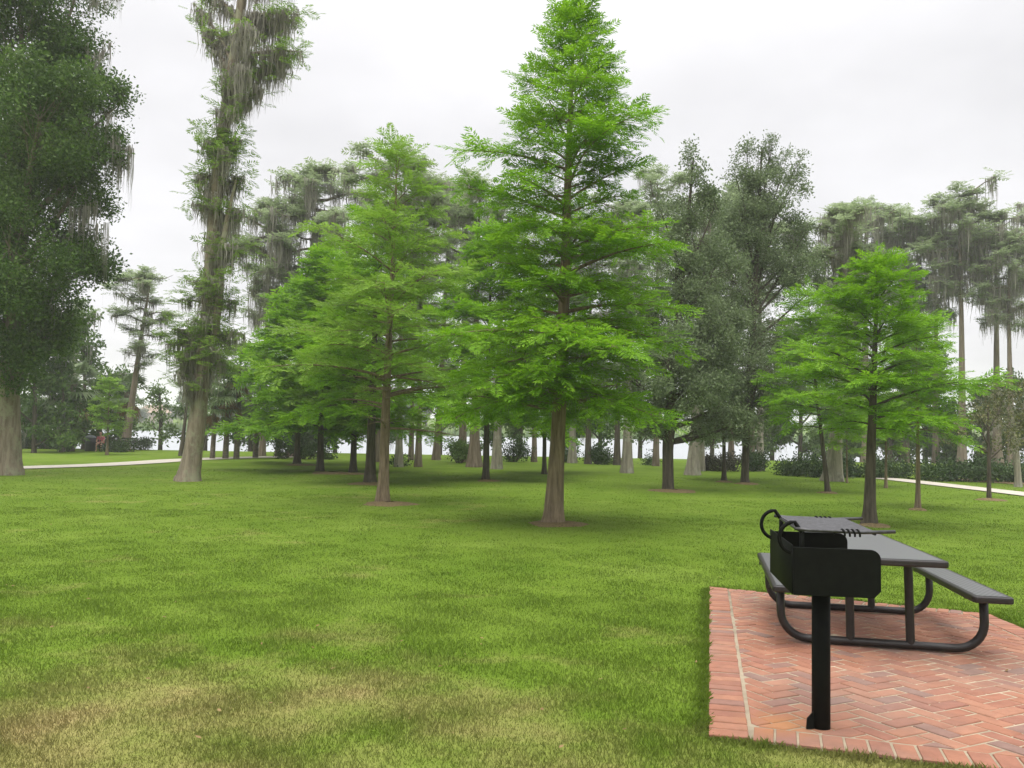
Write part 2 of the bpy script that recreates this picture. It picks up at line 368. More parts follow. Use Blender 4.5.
# ------------------------------------------------------------------ setting: ground, lake, paths, patio
def axis(segs):
    out_ = []
    for a, b, n in segs: out_ += list(np.linspace(a, b, n, endpoint=False))
    return np.array(out_ + [segs[-1][1]])
gx = axis([(-1550, -400, 6), (-400, -60, 12), (-60, 60, 60), (60, 400, 12), (400, 1550, 6)])
gy = axis([(-60, 0, 12), (0, 20, 60), (20, 58, 40), (58, 66, 12), (66, 156, 12), (156, 300, 30), (300, 1950, 12)])
X_, Y_ = np.meshgrid(gx, gy)
rg = np.random.default_rng(3)
Z_ = terr(Y_)
Z_ = np.where((Y_ > 300), np.maximum(Z_, 0.6), Z_)
V = np.stack([X_, Y_, Z_], -1).reshape(-1, 3)
nx = len(gx); i, j = np.meshgrid(np.arange(len(gy) - 1), np.arange(nx - 1), indexing='ij')
Fq = np.stack([i * nx + j, i * nx + j + 1, (i + 1) * nx + j + 1, (i + 1) * nx + j], -1).reshape(-1, 4)
tag(link('ground', qmesh('ground', V, Fq, M_LAWN, True)), kind='structure')
V = np.array([[-1500, 57.5, LAKE_Z], [1500, 57.5, LAKE_Z], [1500, 185, LAKE_Z], [-1500, 185, LAKE_Z]])
tag(link('lake_water', qmesh('lake_water', V, [[0, 1, 2, 3]], M_WATER)), kind='structure')

def strip(name, pts, w, m, dz=0.006):
    pts = [np.array(p) for p in pts]
    fine = []
    for a, b in zip(pts[:-1], pts[1:]):
        for k in range(8): fine.append(a + (b - a) * k / 8)
    fine.append(pts[-1]); fine = np.array(fine)
    for _ in range(6): fine[1:-1] = (fine[:-2] + 2 * fine[1:-1] + fine[2:]) / 4
    t = nrm(np.gradient(fine[:, :2], axis=0)); nrm2 = np.stack([-t[:, 1], t[:, 0]], 1)
    L = fine[:, :2] + nrm2 * w / 2; R = fine[:, :2] - nrm2 * w / 2
    VL = np.column_stack([L, terr(L[:, 1]) + dz]); VR = np.column_stack([R, terr(R[:, 1]) + dz])
    k = len(fine); V = np.concatenate([VL, VR]); ii = np.arange(k - 1)
    return tag(link(name, qmesh(name, V, np.stack([k + ii, k + ii + 1, ii + 1, ii], 1), m)), kind='structure')
strip('path', [G(-220, 474), G(-60, 470.5), G(25, 468), G(100, 465.5), G(150, 462.5), G(180, 460.2), G(235, 458), G(292, 457)], 1.9, M_CONC, 0.03)
strip('path', [G(880, 478.5), G(897, 480), G(925, 483.2), G(960, 487.2), G(1024, 494.5), G(1130, 508)], 1.25, M_CONC, 0.03)
strip('planting_bed', [G(928, 478.5), G(955, 480), G(1000, 482), G(1060, 486)], 2.4, M_MULCH, 0.02)

# brick patio: mortar bed with every brick as a bevelled block in one sheet of paving
def patio():
    ul = nrm(PATIO[0] - PATIO[1]); ur = nrm(PATIO[2] - PATIO[1])
    def z_at(y): return terr(y)
    cen_ = sum(PATIO) / 4; Vm = np.array([[*(p + (cen_ - p) * .012), 0] for p in PATIO]); Vm[:, 2] = z_at(Vm[:, 1]) + 0.022
    low = Vm.copy(); low[:, 2] -= 0.12
    Vall = np.concatenate([low, Vm])
    o = link('brick_patio', qmesh('brick_patio', Vall, BOXF, M_MORTAR)); tag(o, kind='structure')
    def clip(poly, edges):
        for a, e in edges:
            res = []
            for k in range(len(poly)):
                p, q = poly[k], poly[(k + 1) % len(poly)]
                sp = e[0] * (p[1] - a[1]) - e[1] * (p[0] - a[0]); sq = e[0] * (q[1] - a[1]) - e[1] * (q[0] - a[0])
                if sp >= 0: res.append(p)
                if (sp >= 0) != (sq >= 0): res.append(p + (q - p) * sp / (sp - sq))
            poly = res
            if len(poly) < 3: return []
        return poly
    bm = bmesh.new(); rr = random.Random(5)
    def brick(poly):
        if len(poly) < 3: return
        ar = 0.5 * abs(sum(poly[k][0] * poly[(k + 1) % len(poly)][1] - poly[(k + 1) % len(poly)][0] * poly[k][1] for k in range(len(poly))))
        if ar < 0.0012: return
        c = sum(poly) / len(poly); h = 0.0262 + rr.uniform(-0.0025, 0.003); tx, ty = rr.uniform(-.012, .012), rr.uniform(-.012, .012)
        top = []; mid = []; bot = []
        for p in poly:
            d = p - c; q = c + d * (1 - 0.006 / (np.linalg.norm(d) + 1e-6))
            zt = float(z_at(p[1])); tl = d[0] * tx + d[1] * ty
            top.append(bm.verts.new((q[0], q[1], zt + h + tl))); mid.append(bm.verts.new((p[0], p[1], zt + h - 0.004 + tl))); bot.append(bm.verts.new((p[0], p[1], zt + 0.012)))
        n = len(poly); bm.faces.new(top)
        for k in range(n):
            bm.faces.new((mid[k], mid[(k + 1) % n], top[(k + 1) % n], top[k])); bm.faces.new((bot[k], bot[(k + 1) % n], mid[(k + 1) % n], mid[k]))
    bw, bl, gap = 0.092, 0.192, 0.0115
    Lleft = np.linalg.norm(PATIO[0] - PATIO[1]); Lnear = np.linalg.norm(PATIO[2] - PATIO[1])
    edges_all = [(PATIO[k], PATIO[(k + 1) % 4] - PATIO[k]) for k in range(4)]
    ins = 0.199
    def inset(k, d):
        a, e = edges_all[k]; nn = nrm(np.array([-e[1], e[0]])); return (a + nn * d, e)
    # soldier courses: left, near, far, right
    for k, Ls in ((0, Lleft), (1, Lnear), (2, np.linalg.norm(PATIO[3] - PATIO[2])), (3, np.linalg.norm(PATIO[0] - PATIO[3]))):
        a, e = edges_all[k]; u = nrm(e); nn = np.array([-u[1], u[0]])
        pitch = bw + gap * (0.9 if k == 0 else 1.0); s = 0.0
        while s < Ls:
            q = [a + u * s + nn * 0.004, a + u * (s + bw) + nn * 0.004, a + u * (s + bw) + nn * (bl - 0.002), a + u * s + nn * (bl - 0.002)]
            cl = [inset(m, ins) for m in range(4) if k in (1, 3) and m in (0, 2)]
            brick(clip(q, edges_all + cl)); s += pitch
    # 45 degree herringbone field
    base_ang = math.atan2(ur[1], ur[0]) + PI / 4
    ca, sa = math.cos(base_ang), math.sin(base_ang)
    U = np.array([ca, sa]); Wd = np.array([-sa, ca]); m_ = (bw + gap); org = PATIO[1]
    field = [inset(k, ins + (0.011 if k == 0 else 0.008)) for k in range(4)]
    for i in range(-60, 90):
        for j in range(-60, 90):
            t = (i - j) % 4
            if t == 0:      # lies along U, covers cells i, i+1
                x0, y0, w, h = i * m_, j * m_, 2 * m_ - gap, m_ - gap
            elif t == 3:    # stands along W, covers cells j, j+1
                x0, y0, w, h = i * m_, j * m_, m_ - gap, 2 * m_ - gap
            else: continue
            q = [org + U * x0 + Wd * y0, org + U * (x0 + w) + Wd * y0, org + U * (x0 + w) + Wd * (y0 + h), org + U * x0 + Wd * (y0 + h)]
            c = sum(q) / 4
            if not in_patio(c[0], c[1], 0.2): continue
            brick(clip(q, field))
    me = bpy.data.meshes.new('bricks'); bm.to_mesh(me); bm.free(); me.materials.append(M_BRICK)
    b = link('brick_paving', me); tag(b, kind='structure')
patio()

HAZE = 0.0009
hz_me = bpy.data.meshes.new('haze'); V_, F_ = box((0, 950, 11.5), (3200, 2100, 31)); 
hz_me.from_pydata([tuple(v) for v in V_], [], [tuple(f) for f in F_])
hz_m = bpy.data.materials.new('haze'); hz_m.use_nodes = True; ht_ = hz_m.node_tree; ht_.nodes.remove(ht_.nodes['Principled BSDF'])
pv_ = ht_.nodes.new('ShaderNodeVolumePrincipled'); pv_.inputs['Color'].default_value = (0.97, 0.97, 1.0, 1); pv_.inputs['Density'].default_value = HAZE
pv_.inputs['Anisotropy'].default_value = 0.0
ht_.links.new(pv_.outputs[0], ht_.nodes['Material Output'].inputs['Volume']); hz_me.materials.append(hz_m)
tag(link('haze', hz_me), kind='stuff'); SC.cycles.volume_bounces = 2

# ------------------------------------------------------------------ plants: templates
def tpl_feather(n=9, llen=0.30, lw=0.062, seed=0):
    rg = np.random.default_rng(seed); V = []; Fq = []
    for k in range(n):
        x = 0.06 + 0.86 * k / (n - 1); tl = llen * (0.55 + 0.9 * math.sin(PI * (0.18 + 0.72 * k / (n - 1))) * 0.7)
        for s in (-1, 1):
            a = math.radians(rg.uniform(40, 66)); z = rg.uniform(-0.16, 0.10)
            d = np.array([math.cos(a), s * math.sin(a), z]); p = np.array([x, 0, 0]); q = np.array([-d[1], d[0], rg.uniform(-.4, .4)]); q = q / np.linalg.norm(q) * lw / 2
            b = len(V); V += [p, p + d * tl * 0.5 + q, p + d * tl, p + d * tl * 0.5 - q]; Fq.append([b, b + 1, b + 2, b + 3])
    b = len(V); V += [np.array([0.8, 0, 0]), np.array([1.0, lw / 2, 0]), np.array([1.16, 0, -.04]), np.array([1.0, -lw / 2, 0])]; Fq.append([b, b + 1, b + 2, b + 3])
    return np.array(V), np.array(Fq)
def tpl_clump(n=14, size=0.42, asp=0.5, seed=0, flat=0.8):
    rg = np.random.default_rng(seed); V = []; Fq = []
    for k in range(n):
        p = nrm(rg.normal(size=3)) * rg.uniform(0.25, 1.0); p[2] *= flat
        d = nrm(p * 0.7 + rg.normal(size=3) * 0.6 + np.array([0, 0, -0.1])); nn = nrm(np.cross(d, rg.normal(size=3))); L = size * rg.uniform(0.7, 1.25)
        q = nn * L * asp / 2; b = len(V); V += [p, p + d * L * .45 + q, p + d * L, p + d * L * .45 - q]; Fq.append([b, b + 1, b + 2, b + 3])
    return np.array(V), np.array(Fq)
def tpl_moss(n=15, seed=0):
    """unit tuft of hanging strands, z from 0 to -1, radius about 1"""
    rg = np.random.default_rng(seed); V = []; Fq = []
    for k in range(n):
        x, y = rg.normal(0, .5, 2); L = rg.uniform(.2, 1.0) ** 1.3; a = rg.uniform(0, PI); w = rg.uniform(.035, .12); ph = rg.uniform(0, 6); am_ = rg.uniform(.12, .42)
        ux, uy = math.cos(a), math.sin(a); segs = 6; b = len(V)
        for s in range(segs + 1):
            f = s / segs; ww = w * (0.55 + 0.6 * math.sin(PI * min(1, f * 1.5 + .12))) * (1 - f) ** 0.6 + 0.008
            ox = x + am_ * math.sin(ph + f * 5) * f; oy = y + am_ * math.cos(ph * 1.7 + f * 4.3) * f; ww *= 1 + .45 * math.sin(ph * 3 + f * 11); z = .06 - L * f
            V += [np.array([ox - ux * ww, oy - uy * ww, z]), np.array([ox + ux * ww, oy + uy * ww, z])]
        for s in range(segs): Fq.append([b + 2 * s, b + 2 * s + 1, b + 2 * s + 3, b + 2 * s + 2])
    return np.array(V), np.array(Fq)
FEATHER = [tpl_feather(9, seed=s) for s in range(4)]
FEATHER_LO = [tpl_feather(5, 0.42, 0.12, seed=s + 10) for s in range(4)]
CLUMP = [tpl_clump(24, .27, .55, seed=s) for s in range(5)]
CLUMP_LO = [tpl_clump(16, 0.42, 0.55, seed=s + 20) for s in range(4)]
MOSS = [tpl_moss(seed=s) for s in range(4)]
def scatter(tpls, pos, X, Y, Z, s, rg):
    acc = Acc(); pick = rg.integers(0, len(tpls), len(pos)); s = np.asarray(s, float)
    for k, (Vt, Ft) in enumerate(tpls):
        m = pick == k
        if m.any(): acc.add(*expand(Vt, Ft, pos[m], X[m], Y[m], Z[m], s[m]))
    return acc.arrays()
def rand_frames(n, rg, up=0.6):
    Z = nrm(rg.normal(size=(n, 3)) * (1 - up) + np.array([0, 0, 1.0]) * up); X = nrm(np.cross(Z, rg.normal(size=(n, 3)))); return X, np.cross(Z, X), Z
def hang(pos, length, width, rg):
    """moss tufts at points"""
    n = len(pos); a = rg.uniform(0, 6.28, n); X = np.stack([np.cos(a), np.sin(a), np.zeros(n)], 1); Z = np.tile([0, 0, 1.0], (n, 1)); Y = np.cross(Z, X)
    return scatter(MOSS, pos, X, Y, Z, np.stack([width, width, length], 1), rg)

# ---- young bald cypress: pyramidal, whorled feathery branches
def conifer(seed, H, z0, r0, prof, nb, elev=(0.12, 0.85), lat=0.46, spr=0.36, step=0.13, droop=0.22, lean=(0, 0), tpl=None, bare=0, wob=0.02, pw=1.0, keep=1.0, flare=1.5, sides=None, extra=None, nlat=1.0):
    rg = np.random.default_rng(seed); wood = Acc(); tpl = tpl or FEATHER
    ph = rg.uniform(0, 6, 4)
    def ax(z):
        f = z / H; return np.array([lean[0] * f + wob * H * .3 * math.sin(ph[0] + f * 5) * f, lean[1] * f + wob * H * .3 * math.sin(ph[1] + f * 4) * f, z])
    def rt(z):
        f = z / H; return r0 * ((1 - f) ** 0.85 * .97 + .03) * (1 + (flare - 1) * math.exp(-z / (r0 * 2.2)))
    zs = np.concatenate([np.array([-0.15, 0, .06, .15, .3, .5]), np.linspace(.8, H, 16)])
    wood.add(*tube([ax(max(z, -0.15)) for z in zs], [rt(max(z, 0)) for z in zs], 12, 0.11, 5, .8, seed, 0.03))
    P_, D_, S_ = [], [], []
    def spray_line(pts, f0, scale, both=True):
        seg = np.linalg.norm(np.diff(pts, axis=0), axis=1); L = seg.sum(); n = max(2, int(L * (1 - f0) / step)); cum = np.concatenate([[0], np.cumsum(seg)]) / L
        for k in range(n + 1):
            f = f0 + (1 - f0) * k / n
            p = np.array([np.interp(f, cum, pts[:, c]) for c in range(3)]); q = np.array([np.interp(min(1, f + .1), cum, pts[:, c]) for c in range(3)]); q0 = np.array([np.interp(max(0, min(1, f + .1) - .2), cum, pts[:, c]) for c in range(3)])
            d = nrm(q - q0); sd = np.cross(d, [0, 0, 1.0]); sd = nrm(sd)
            for s in ((-1, 1) if both else (rg.choice([-1, 1]),)):
                if rg.random() > keep: continue
                a = rg.uniform(.45, 1.15); dd = d * math.cos(a) + sd * s * math.sin(a) + np.array([0, 0, rg.normal(0.05, .22)])
                if k == n: dd = d + np.array([0, 0, rg.normal(0, .2)])
                P_.append(p + rg.normal(0, .012, 3)); D_.append(dd); S_.append(spr * scale * rg.uniform(.65, 1.2))
    def branch(z, az, L, e, live=True, rb=None):
        d = np.array([math.cos(az), math.sin(az)]); s = np.linspace(0, 1, 7); p0 = ax(z); sb = rg.normal(0, .10)
        side = np.array([-d[1], d[0]])
        pts = np.stack([p0[0] + d[0] * L * s * math.cos(e) + side[0] * sb * L * s ** 2, p0[1] + d[1] * L * s * math.cos(e) + side[1] * sb * L * s ** 2, p0[2] + L * (math.sin(e) * s - droop * s ** 2 * (1 if live else .4))], 1)
        rb = rb or min(rt(z) * .45, .012 + .013 * L)
        wood.add(*tube(pts, np.linspace(rb, .004, 7), 5))
        nl = max(3, int(L * 5.2 * nlat)); sg = 1
        for k in range(nl):
            f = .2 + .78 * (k + rg.random() * .7) / nl; sg = -sg
            p = np.array([np.interp(f, s, pts[:, c]) for c in range(3)]); j = min(5, int(f * 6)); dd = nrm(pts[j + 1] - pts[j]); sd = nrm(np.cross(dd, [0, 0, 1.0]))
            a = rg.uniform(.7, 1.15); ld = nrm(dd * math.cos(a) + sd * sg * math.sin(a) + np.array([0, 0, rg.normal(.06, .18)])); ll = lat * L * (1.08 - f) * rg.uniform(.6, 1.15) + .16
            ss = np.linspace(0, 1, 4); lp = p + ld * ll * ss[:, None] + np.array([0, 0, -1]) * (ll * .16 * ss ** 2)[:, None]
            wood.add(*tube(lp, np.linspace(.007, .002, 4), 3))
            if live: spray_line(lp, .08, 1.0)
        if live: spray_line(pts, .25, 1.0)
    for i in range(nb):
        t = ((i + rg.uniform(.1, .9)) / nb) ** pw; z = z0 + (H * .975 - z0) * t; az = i * 2.39996 + rg.uniform(-.5, .5)
        L = prof(t) * (1.12 - .62 * rg.random() ** 1.6) * (1 + .17 * math.sin(az * 2 + t * 11 + ph[2]) + .10 * math.sin(az - t * 17 + ph[3]))
        if L < .12: L = .12
        branch(z, az, L, elev[0] + (elev[1] - elev[0]) * t + rg.normal(0, .10))
    for k in range(bare):
        z = z0 * rg.uniform(.72, 1.25); branch(z, k * 2.1 + rg.uniform(0, 1), prof(.05) * rg.uniform(.45, .9), rg.uniform(-.05, .3), live=False)
    for (z, az, L, e) in (extra or []): branch(z, az, L, e)
    top = np.array([ax(z) for z in np.linspace(H * .93, H, 4)]); spray_line(top, 0, .8)
    pos = np.array(P_); D = np.array(D_); up = np.tile([0, 0, 1.0], (len(pos), 1)) + rg.normal(0, .28, (len(pos), 3))
    X, Y, Z = frames(D, up)
    return wood.arrays(), scatter(tpl, pos, X, Y, Z, np.array(S_), rg)

# ---- lobed crown of leaf clumps on a limbed trunk (oak, evergreen, magnolia, shrubs)
def lobed(seed, lobes, dens, csize, trunk=None, tpl=None, twigs=True, shell=0.62, feather=0.0):
    """lobes: (x,y,z,rx,ry,rz) in the plant's own space; trunk: (points, radii)"""
    rg = np.random.default_rng(seed); tpl = tpl or CLUMP; wood = Acc(); allp = []; alls = []
    if trunk is not None:
        wood.add(*tube(trunk[0], trunk[1], 12, 0.10, 5, trunk[1][0] * 4, seed, .03))
        tp = np.asarray(trunk[0], float)
    for (x, y, z, rx, ry, rz) in lobes:
        n = max(5, int(dens * (rx * ry * rz) ** (2 / 3)))
        ns = int(np.clip(n / 26, 5, 16)); sc_ = nrm(rg.normal(size=(ns, 3))) * rg.uniform(.5, .98, (ns, 1)); srad = rg.uniform(.26, .46, ns); pick = rg.integers(0, ns, n)
        d = nrm(rg.normal(size=(n, 3))); r = rg.uniform(0, 1, n) ** (1 - shell) * np.where(rg.random(n) < .10, 1.35, 1)
        off = sc_[pick] + d * (r * srad[pick])[:, None] * np.array([1.15, 1.15, .8]); core = rg.random(n) < .12; off[core] = d[core] * (r[core] * .8)[:, None]
        c = np.array([x, y, z]); p = c + off * np.array([rx, ry, rz]); allp.append(p); alls.append(csize * rg.uniform(.65, 1.25, n))
        if trunk is not None:
            fz = np.clip((z - rz * .5), tp[1:, 2].min() if len(tp) > 1 else 0, tp[-1, 2]); k = int(np.argmin(abs(tp[:, 2] - fz * .8)))
            a = tp[max(k, len(tp) // 3)]; rr = np.asarray(trunk[1], float)[max(k, len(tp) // 3)]
            mid = (a + c) / 2 + np.array([0, 0, -.08 * np.linalg.norm(c - a)]) + rg.normal(0, .05, 3)
            s = np.linspace(0, 1, 6)[:, None]; cur = a * (1 - s) ** 2 + 2 * mid * s * (1 - s) + c * s ** 2
            wood.add(*tube(cur, np.linspace(max(rr * .55, .015), max(.02 * max(rx, rz), .006), 6), 6))
            if twigs:
                for q in rg.choice(n, min(n, 26), replace=False):
                    s2 = np.linspace(0, 1, 4)[:, None]; b = cur[rg.integers(3, 6)]; e = p[q]; m2 = (b + e) / 2 + np.array([0, 0, .06 * np.linalg.norm(e - b)])
                    wood.add(*tube(b * (1 - s2) ** 2 + 2 * m2 * s2 * (1 - s2) + e * s2 ** 2, np.linspace(max(.010 * rx, .005), .003, 4), 3))
    pos = np.concatenate(allp); s = np.concatenate(alls); X, Y, Z = rand_frames(len(pos), rg, .45)
    return wood.arrays(), scatter(tpl, pos, X, Y, Z, s, rg), pos

# ---- tall old cypress: bare bole, flat irregular crown of tufts, grey moss
def tall_cypress(seed, H, z0, spread, nb, tuft=0.75, mosslen=1.3, moss_n=1.0, top_flat=True, lo=True, prof=None, leaf_n=1.0):
    rg = np.random.default_rng(seed); limbs = Acc(); P_ = []; D_ = []; S_ = []; MP = []; ML = []
    for i in range(nb):
        t = (i + rg.uniform(.1, .9)) / nb; z = z0 + (H * .97 - z0) * t; az = i * 2.4 + rg.uniform(-.7, .7)
        L = spread * ((.55 + .5 * t) if prof is None else prof(t)) * rg.uniform(.45, 1.1)
        if t > .9 and prof is None: L *= .75
        e = rg.uniform(-.05, .32) + .12 * t; s = np.linspace(0, 1, 7); d = np.array([math.cos(az), math.sin(az)]); bend = rg.normal(0, .16)
        pts = np.stack([d[0] * L * s - d[1] * bend * L * s ** 2, d[1] * L * s + d[0] * bend * L * s ** 2, z + L * (math.sin(e) * s + .10 * np.sin(s * 6 + i))], 1)
        limbs.add(*tube(pts, np.linspace(.035 + .022 * L, .012, 7), 5))
        for k in range(max(2, int(L * 2.6))):
            f = rg.uniform(.15, 1); p = np.array([np.interp(f, s, pts[:, c]) for c in range(3)]); a = rg.uniform(0, 6.28); ll = rg.uniform(.3, .9) * (.35 + .2 * L)
            q = p + np.array([math.cos(a) * ll, math.sin(a) * ll, ll * rg.uniform(.05, .45)])
            limbs.add(*tube(np.stack([p, (p + q) / 2 + [0, 0, .05], q]), [.02, .014, .006], 3))
            for w in np.linspace(.25, 1.05, max(2, int(4 * leaf_n))):
                for u in range(4):
                    b = rg.uniform(0, 6.28); P_.append(p + (q - p) * w + rg.normal(0, .14, 3)); D_.append([math.cos(b), math.sin(b), rg.normal(.12, .30)]); S_.append(tuft * rg.uniform(.6, 1.2))
            if rg.random() < .75 * moss_n: MP.append(p + (q - p) * rg.uniform(.1, .8)); ML.append(mosslen * rg.uniform(.4, 1.2))
        for k in range(int(L * 2.2 * moss_n)):
            f = rg.uniform(.1, 1); MP.append([np.interp(f, s, pts[:, c]) for c in range(3)]); ML.append(mosslen * rg.uniform(.5, 1.5))
    for k in range(150):
        b = rg.uniform(0, 6.28); q = rg.uniform(0, 1); P_.append(np.array([math.cos(b), math.sin(b), 0]) * rg.uniform(0, .9) * (1.1 - q) + np.array([0, 0, H * (.90 + .10 * q)])); D_.append([math.cos(b), math.sin(b), rg.normal(.3, .3)]); S_.append(tuft * rg.uniform(.6, 1.1))
    pos = np.array(P_); D = np.array(D_); up = np.tile([0, 0, 1.0], (len(pos), 1)) + rg.normal(0, .22, (len(pos), 3)); X, Y, Z = frames(D, up)
    leaf = scatter(FEATHER_LO if lo else FEATHER, pos, X, Y, Z, np.array(S_), rg)
    moss = hang(np.array(MP), np.array(ML), np.full(len(MP), .30) * rg.uniform(.6, 1.4, len(MP)), rg) if MP else None
    return limbs.arrays(), leaf, moss
def bole(H, rb, seed, butt=1.9, bh=1.6, k=5, lean=(0, 0), top=.25, wob=.01):
    rg = np.random.default_rng(seed); ph = rg.uniform(0, 6, 2)
    zs = np.concatenate([[-.2, 0, .1, .25, .45, .7, 1.0, 1.4, 1.9, 2.6], np.linspace(3.4, H, 12)])
    f = zs / H; pts = np.stack([lean[0] * f + wob * H * np.sin(ph[0] + f * 5) * np.clip(f, 0, 1), lean[1] * f + wob * H * np.sin(ph[1] + f * 4) * np.clip(f, 0, 1), zs], 1)
    r = rb * (1 - (1 - top) * np.clip(f, 0, 1)) * (1 + (butt - 1) * np.exp(-np.maximum(zs, 0) / (bh * .45)))
    return tube(pts, r, 16, .16, k, bh, seed, .03)

def grow(name, loc, parts, label, cat, group=None, rz=0.0, sc=(1, 1, 1)):
    r = empty(name, loc, rz); r.scale = sc
    for pn, me in parts:
        if me is not None:
            o = link(pn, me, r)
            if pn == 'moss': o['kind'] = 'stuff'
    return tag(r, label, cat, group)
def copy_plant(src, loc, label, group=None, rz=0.0, sc=(1, 1, 1), name=None):
    r = src.copy(); C.objects.link(r); r.location = loc; r.rotation_euler = (0, 0, rz); r.scale = sc
    for ch in list(src.children):
        c = ch.copy(); C.objects.link(c); c.parent = r
    r['label'] = label
    if group: r['group'] = group
    return r
def am(name, arr, m, smooth=False): return qmesh(name, arr[0], arr[1], m, smooth)
def depth(x, y): return G(x, y).y
def ppm(Y): return Y / F_PX                       # metres per pixel at depth Y
def height(x, ytop, base): return P(x, ytop, base.y).z - base.z

GR_YOUNG = 'young bald cypresses on the lawn'
GR_TALL = 'tall old cypresses along the lake shore'

# ---- the three big young cypresses
def prof_tab(ts, rs): return lambda t: float(np.interp(t, ts, rs))
def young(px, py, ytop, ybot, hw, w, seed, label, leafm, nb, group=GR_YOUNG, topx=None, spr=.36, step=.13, bare=0, tpl=None, name='cypress_tree', ts=None, barkm=None, keep=1.0, elev=(.10, .85), extra=None, lat=.46, droop=.22, nlat=1.0, beard=0):
    """hw: list of crown half widths in pixels from the crown's bottom to its top"""
    b = G(px, py); m = ppm(b.y); H = height(px, ytop, b); z0 = height(px, ybot, b)
    ts = ts or np.linspace(0, 1, len(hw)); prof = prof_tab(ts, [h * m for h in hw])
    lean = ((P(topx, ytop, b.y).x - b.x) if topx else 0, 0)
    wd, lf = conifer(seed, H, z0, w * m / 2, prof, nb, elev, lat, spr, step, droop, lean, tpl, bare, keep=keep, extra=extra, nlat=nlat)
    parts = [('trunk', am('cypress_trunk', wd, barkm or M_BARK, True)), ('crown', am('cypress_crown', lf, leafm))]
    if beard:
        rg = np.random.default_rng(seed + 5); a = rg.uniform(0, 6.28, beard); rr = rg.uniform(.1, 1.1, beard)
        mp = np.stack([rr * np.cos(a), rr * np.sin(a), rg.uniform(z0 * .95, z0 + (H - z0) * .16, beard)], 1); parts.append(('moss', am('hanging_moss', hang(mp, rg.uniform(.25, .7, beard), rg.uniform(.08, .16, beard), rg), M_MOSS)))
    return grow(name, b, parts, label, 'tree', group)

main_tree = young(553, 524, 1, 398, [98, 122, 128, 116, 104, 88, 76, 70, 56, 34, 8], 17, 11, 'largest bright green young cypress, brown trunk in a mulch ring, left of the brick patio', M_LIME, 84, topx=578, spr=.40, step=.15, elev=(.06, .98), bare=7, beard=26, extra=[(2.75, -1.7, 2.1, .12), (2.6, -1.15, 2.0, .05), (2.9, -2.2, 2.2, .1), (3.5, -1.5, 1.9, .2), (2.5, -.6, 2.2, .0), (2.5, -2.7, 2.3, .0), (4.4, -1.8, 1.7, .3), (5.2, -1.3, 1.5, .4), (2.4, 1.6, 2.2, .0), (2.5, .9, 2.3, 0.0), (2.5, 2.3, 2.2, 0), (6.9, PI, 2.25, .35), (7.6, .1, 1.7, .5), (3.9, -.2, 2.3, -.02), (3.3, PI + .3, 2.2, -.1)])
second_tree = young(383, 503, 140, 400, [84, 100, 98, 90, 80, 66, 58, 46, 34, 12], 11, 23, 'feathery pale green cypress with bare grey lower branches, left of the largest young cypress', M_FRESH, 50, topx=396, spr=.44, step=.18, bare=13, keep=.74, elev=(.25, .95))
right_tree = young(869, 525, 256, 430, [74, 94, 94, 84, 68, 56, 48, 36, 24, 8], 11.5, 37, 'slender bright green cypress standing behind the picnic table, dark straight trunk', M_LIME, 42, topx=877, spr=.40, step=.15, barkm=M_BARK_DK, elev=(.25, .95))

# ---- row of smaller young cypresses further back
young(370, 483, 210, 425, [70, 84, 80, 66, 50, 34, 12], 10, 41, 'young cypress with dark trunk standing just left of the pale feathery cypress trunk', M_LIME, 44, spr=.55, step=.24, barkm=M_BARK_DK)
young(320, 471, 250, 432, [64, 74, 72, 60, 44, 28, 10], 6.5, 43, 'low spreading young cypress with slim dark trunk, left end of the bright green row', M_LIME, 46, spr=.62, step=.27, tpl=FEATHER_LO, barkm=M_BARK_DK)
young(297, 464, 285, 430, [46, 52, 48, 40, 28, 10], 6, 47, 'shady young cypress in front of the black shrub mass', M_LIME, 40, spr=.75, step=.32, tpl=FEATHER_LO, barkm=M_BARK_DK)
young(353, 472, 262, 428, [54, 62, 56, 44, 28, 10], 6.5, 53, 'narrow young cypress second in line behind the pale feathery cypress, dark slim trunk', M_FRESH, 38, spr=.62, step=.28, tpl=FEATHER_LO, barkm=M_BARK_DK)
young(486, 480, 225, 418, [62, 74, 70, 58, 44, 30, 10], 6.5, 59, 'young cypress with thin almost black trunk, half hidden left behind the largest cypress', M_LIME, 44, spr=.58, step=.25, tpl=FEATHER_LO, barkm=M_BARK_DK)
young(544, 474, 285, 422, [44, 52, 46, 36, 22, 8], 4.5, 61, 'thin dark stemmed cypress sapling seen just left of the largest cypress trunk', M_FRESH, 30, spr=.7, step=.32, tpl=FEATHER_LO, barkm=M_BARK_DK)
young(828, 493, 290, 432, [44, 54, 50, 42, 32, 22, 8], 5, 67, 'slim young cypress in front of the broad pale buttress, left of the picnic table tree', M_LIME, 36, spr=.5, step=.22, barkm=M_BARK_DK, topx=806)
young(918, 509, 318, 430, [46, 50, 44, 34, 24, 8], 5, 71, 'young cypress with thin pale trunk, first right of the tree behind the picnic table', M_LIME, 32, spr=.45, step=.2)
young(847, 483, 400, 450, [11, 14, 12, 6], 2, 73, 'tiny pole thin sapling in front of the hedge, right of the broad pale buttress', M_FRESH, 12, spr=.4, step=.3, tpl=FEATHER_LO)
young(886, 488, 395, 448, [16, 20, 16, 6], 3, 79, 'short sapling with thin brown stem before the hedge, left of the path end', M_FRESH, 14, spr=.4, step=.3, tpl=FEATHER_LO)
young(107, 455, 378, 432, [12, 15, 13, 9, 4], 2.5, 83, 'small light green sapling on the far lawn in front of the bench', M_FRESH, 22, spr=.42, step=.28, tpl=FEATHER_LO)
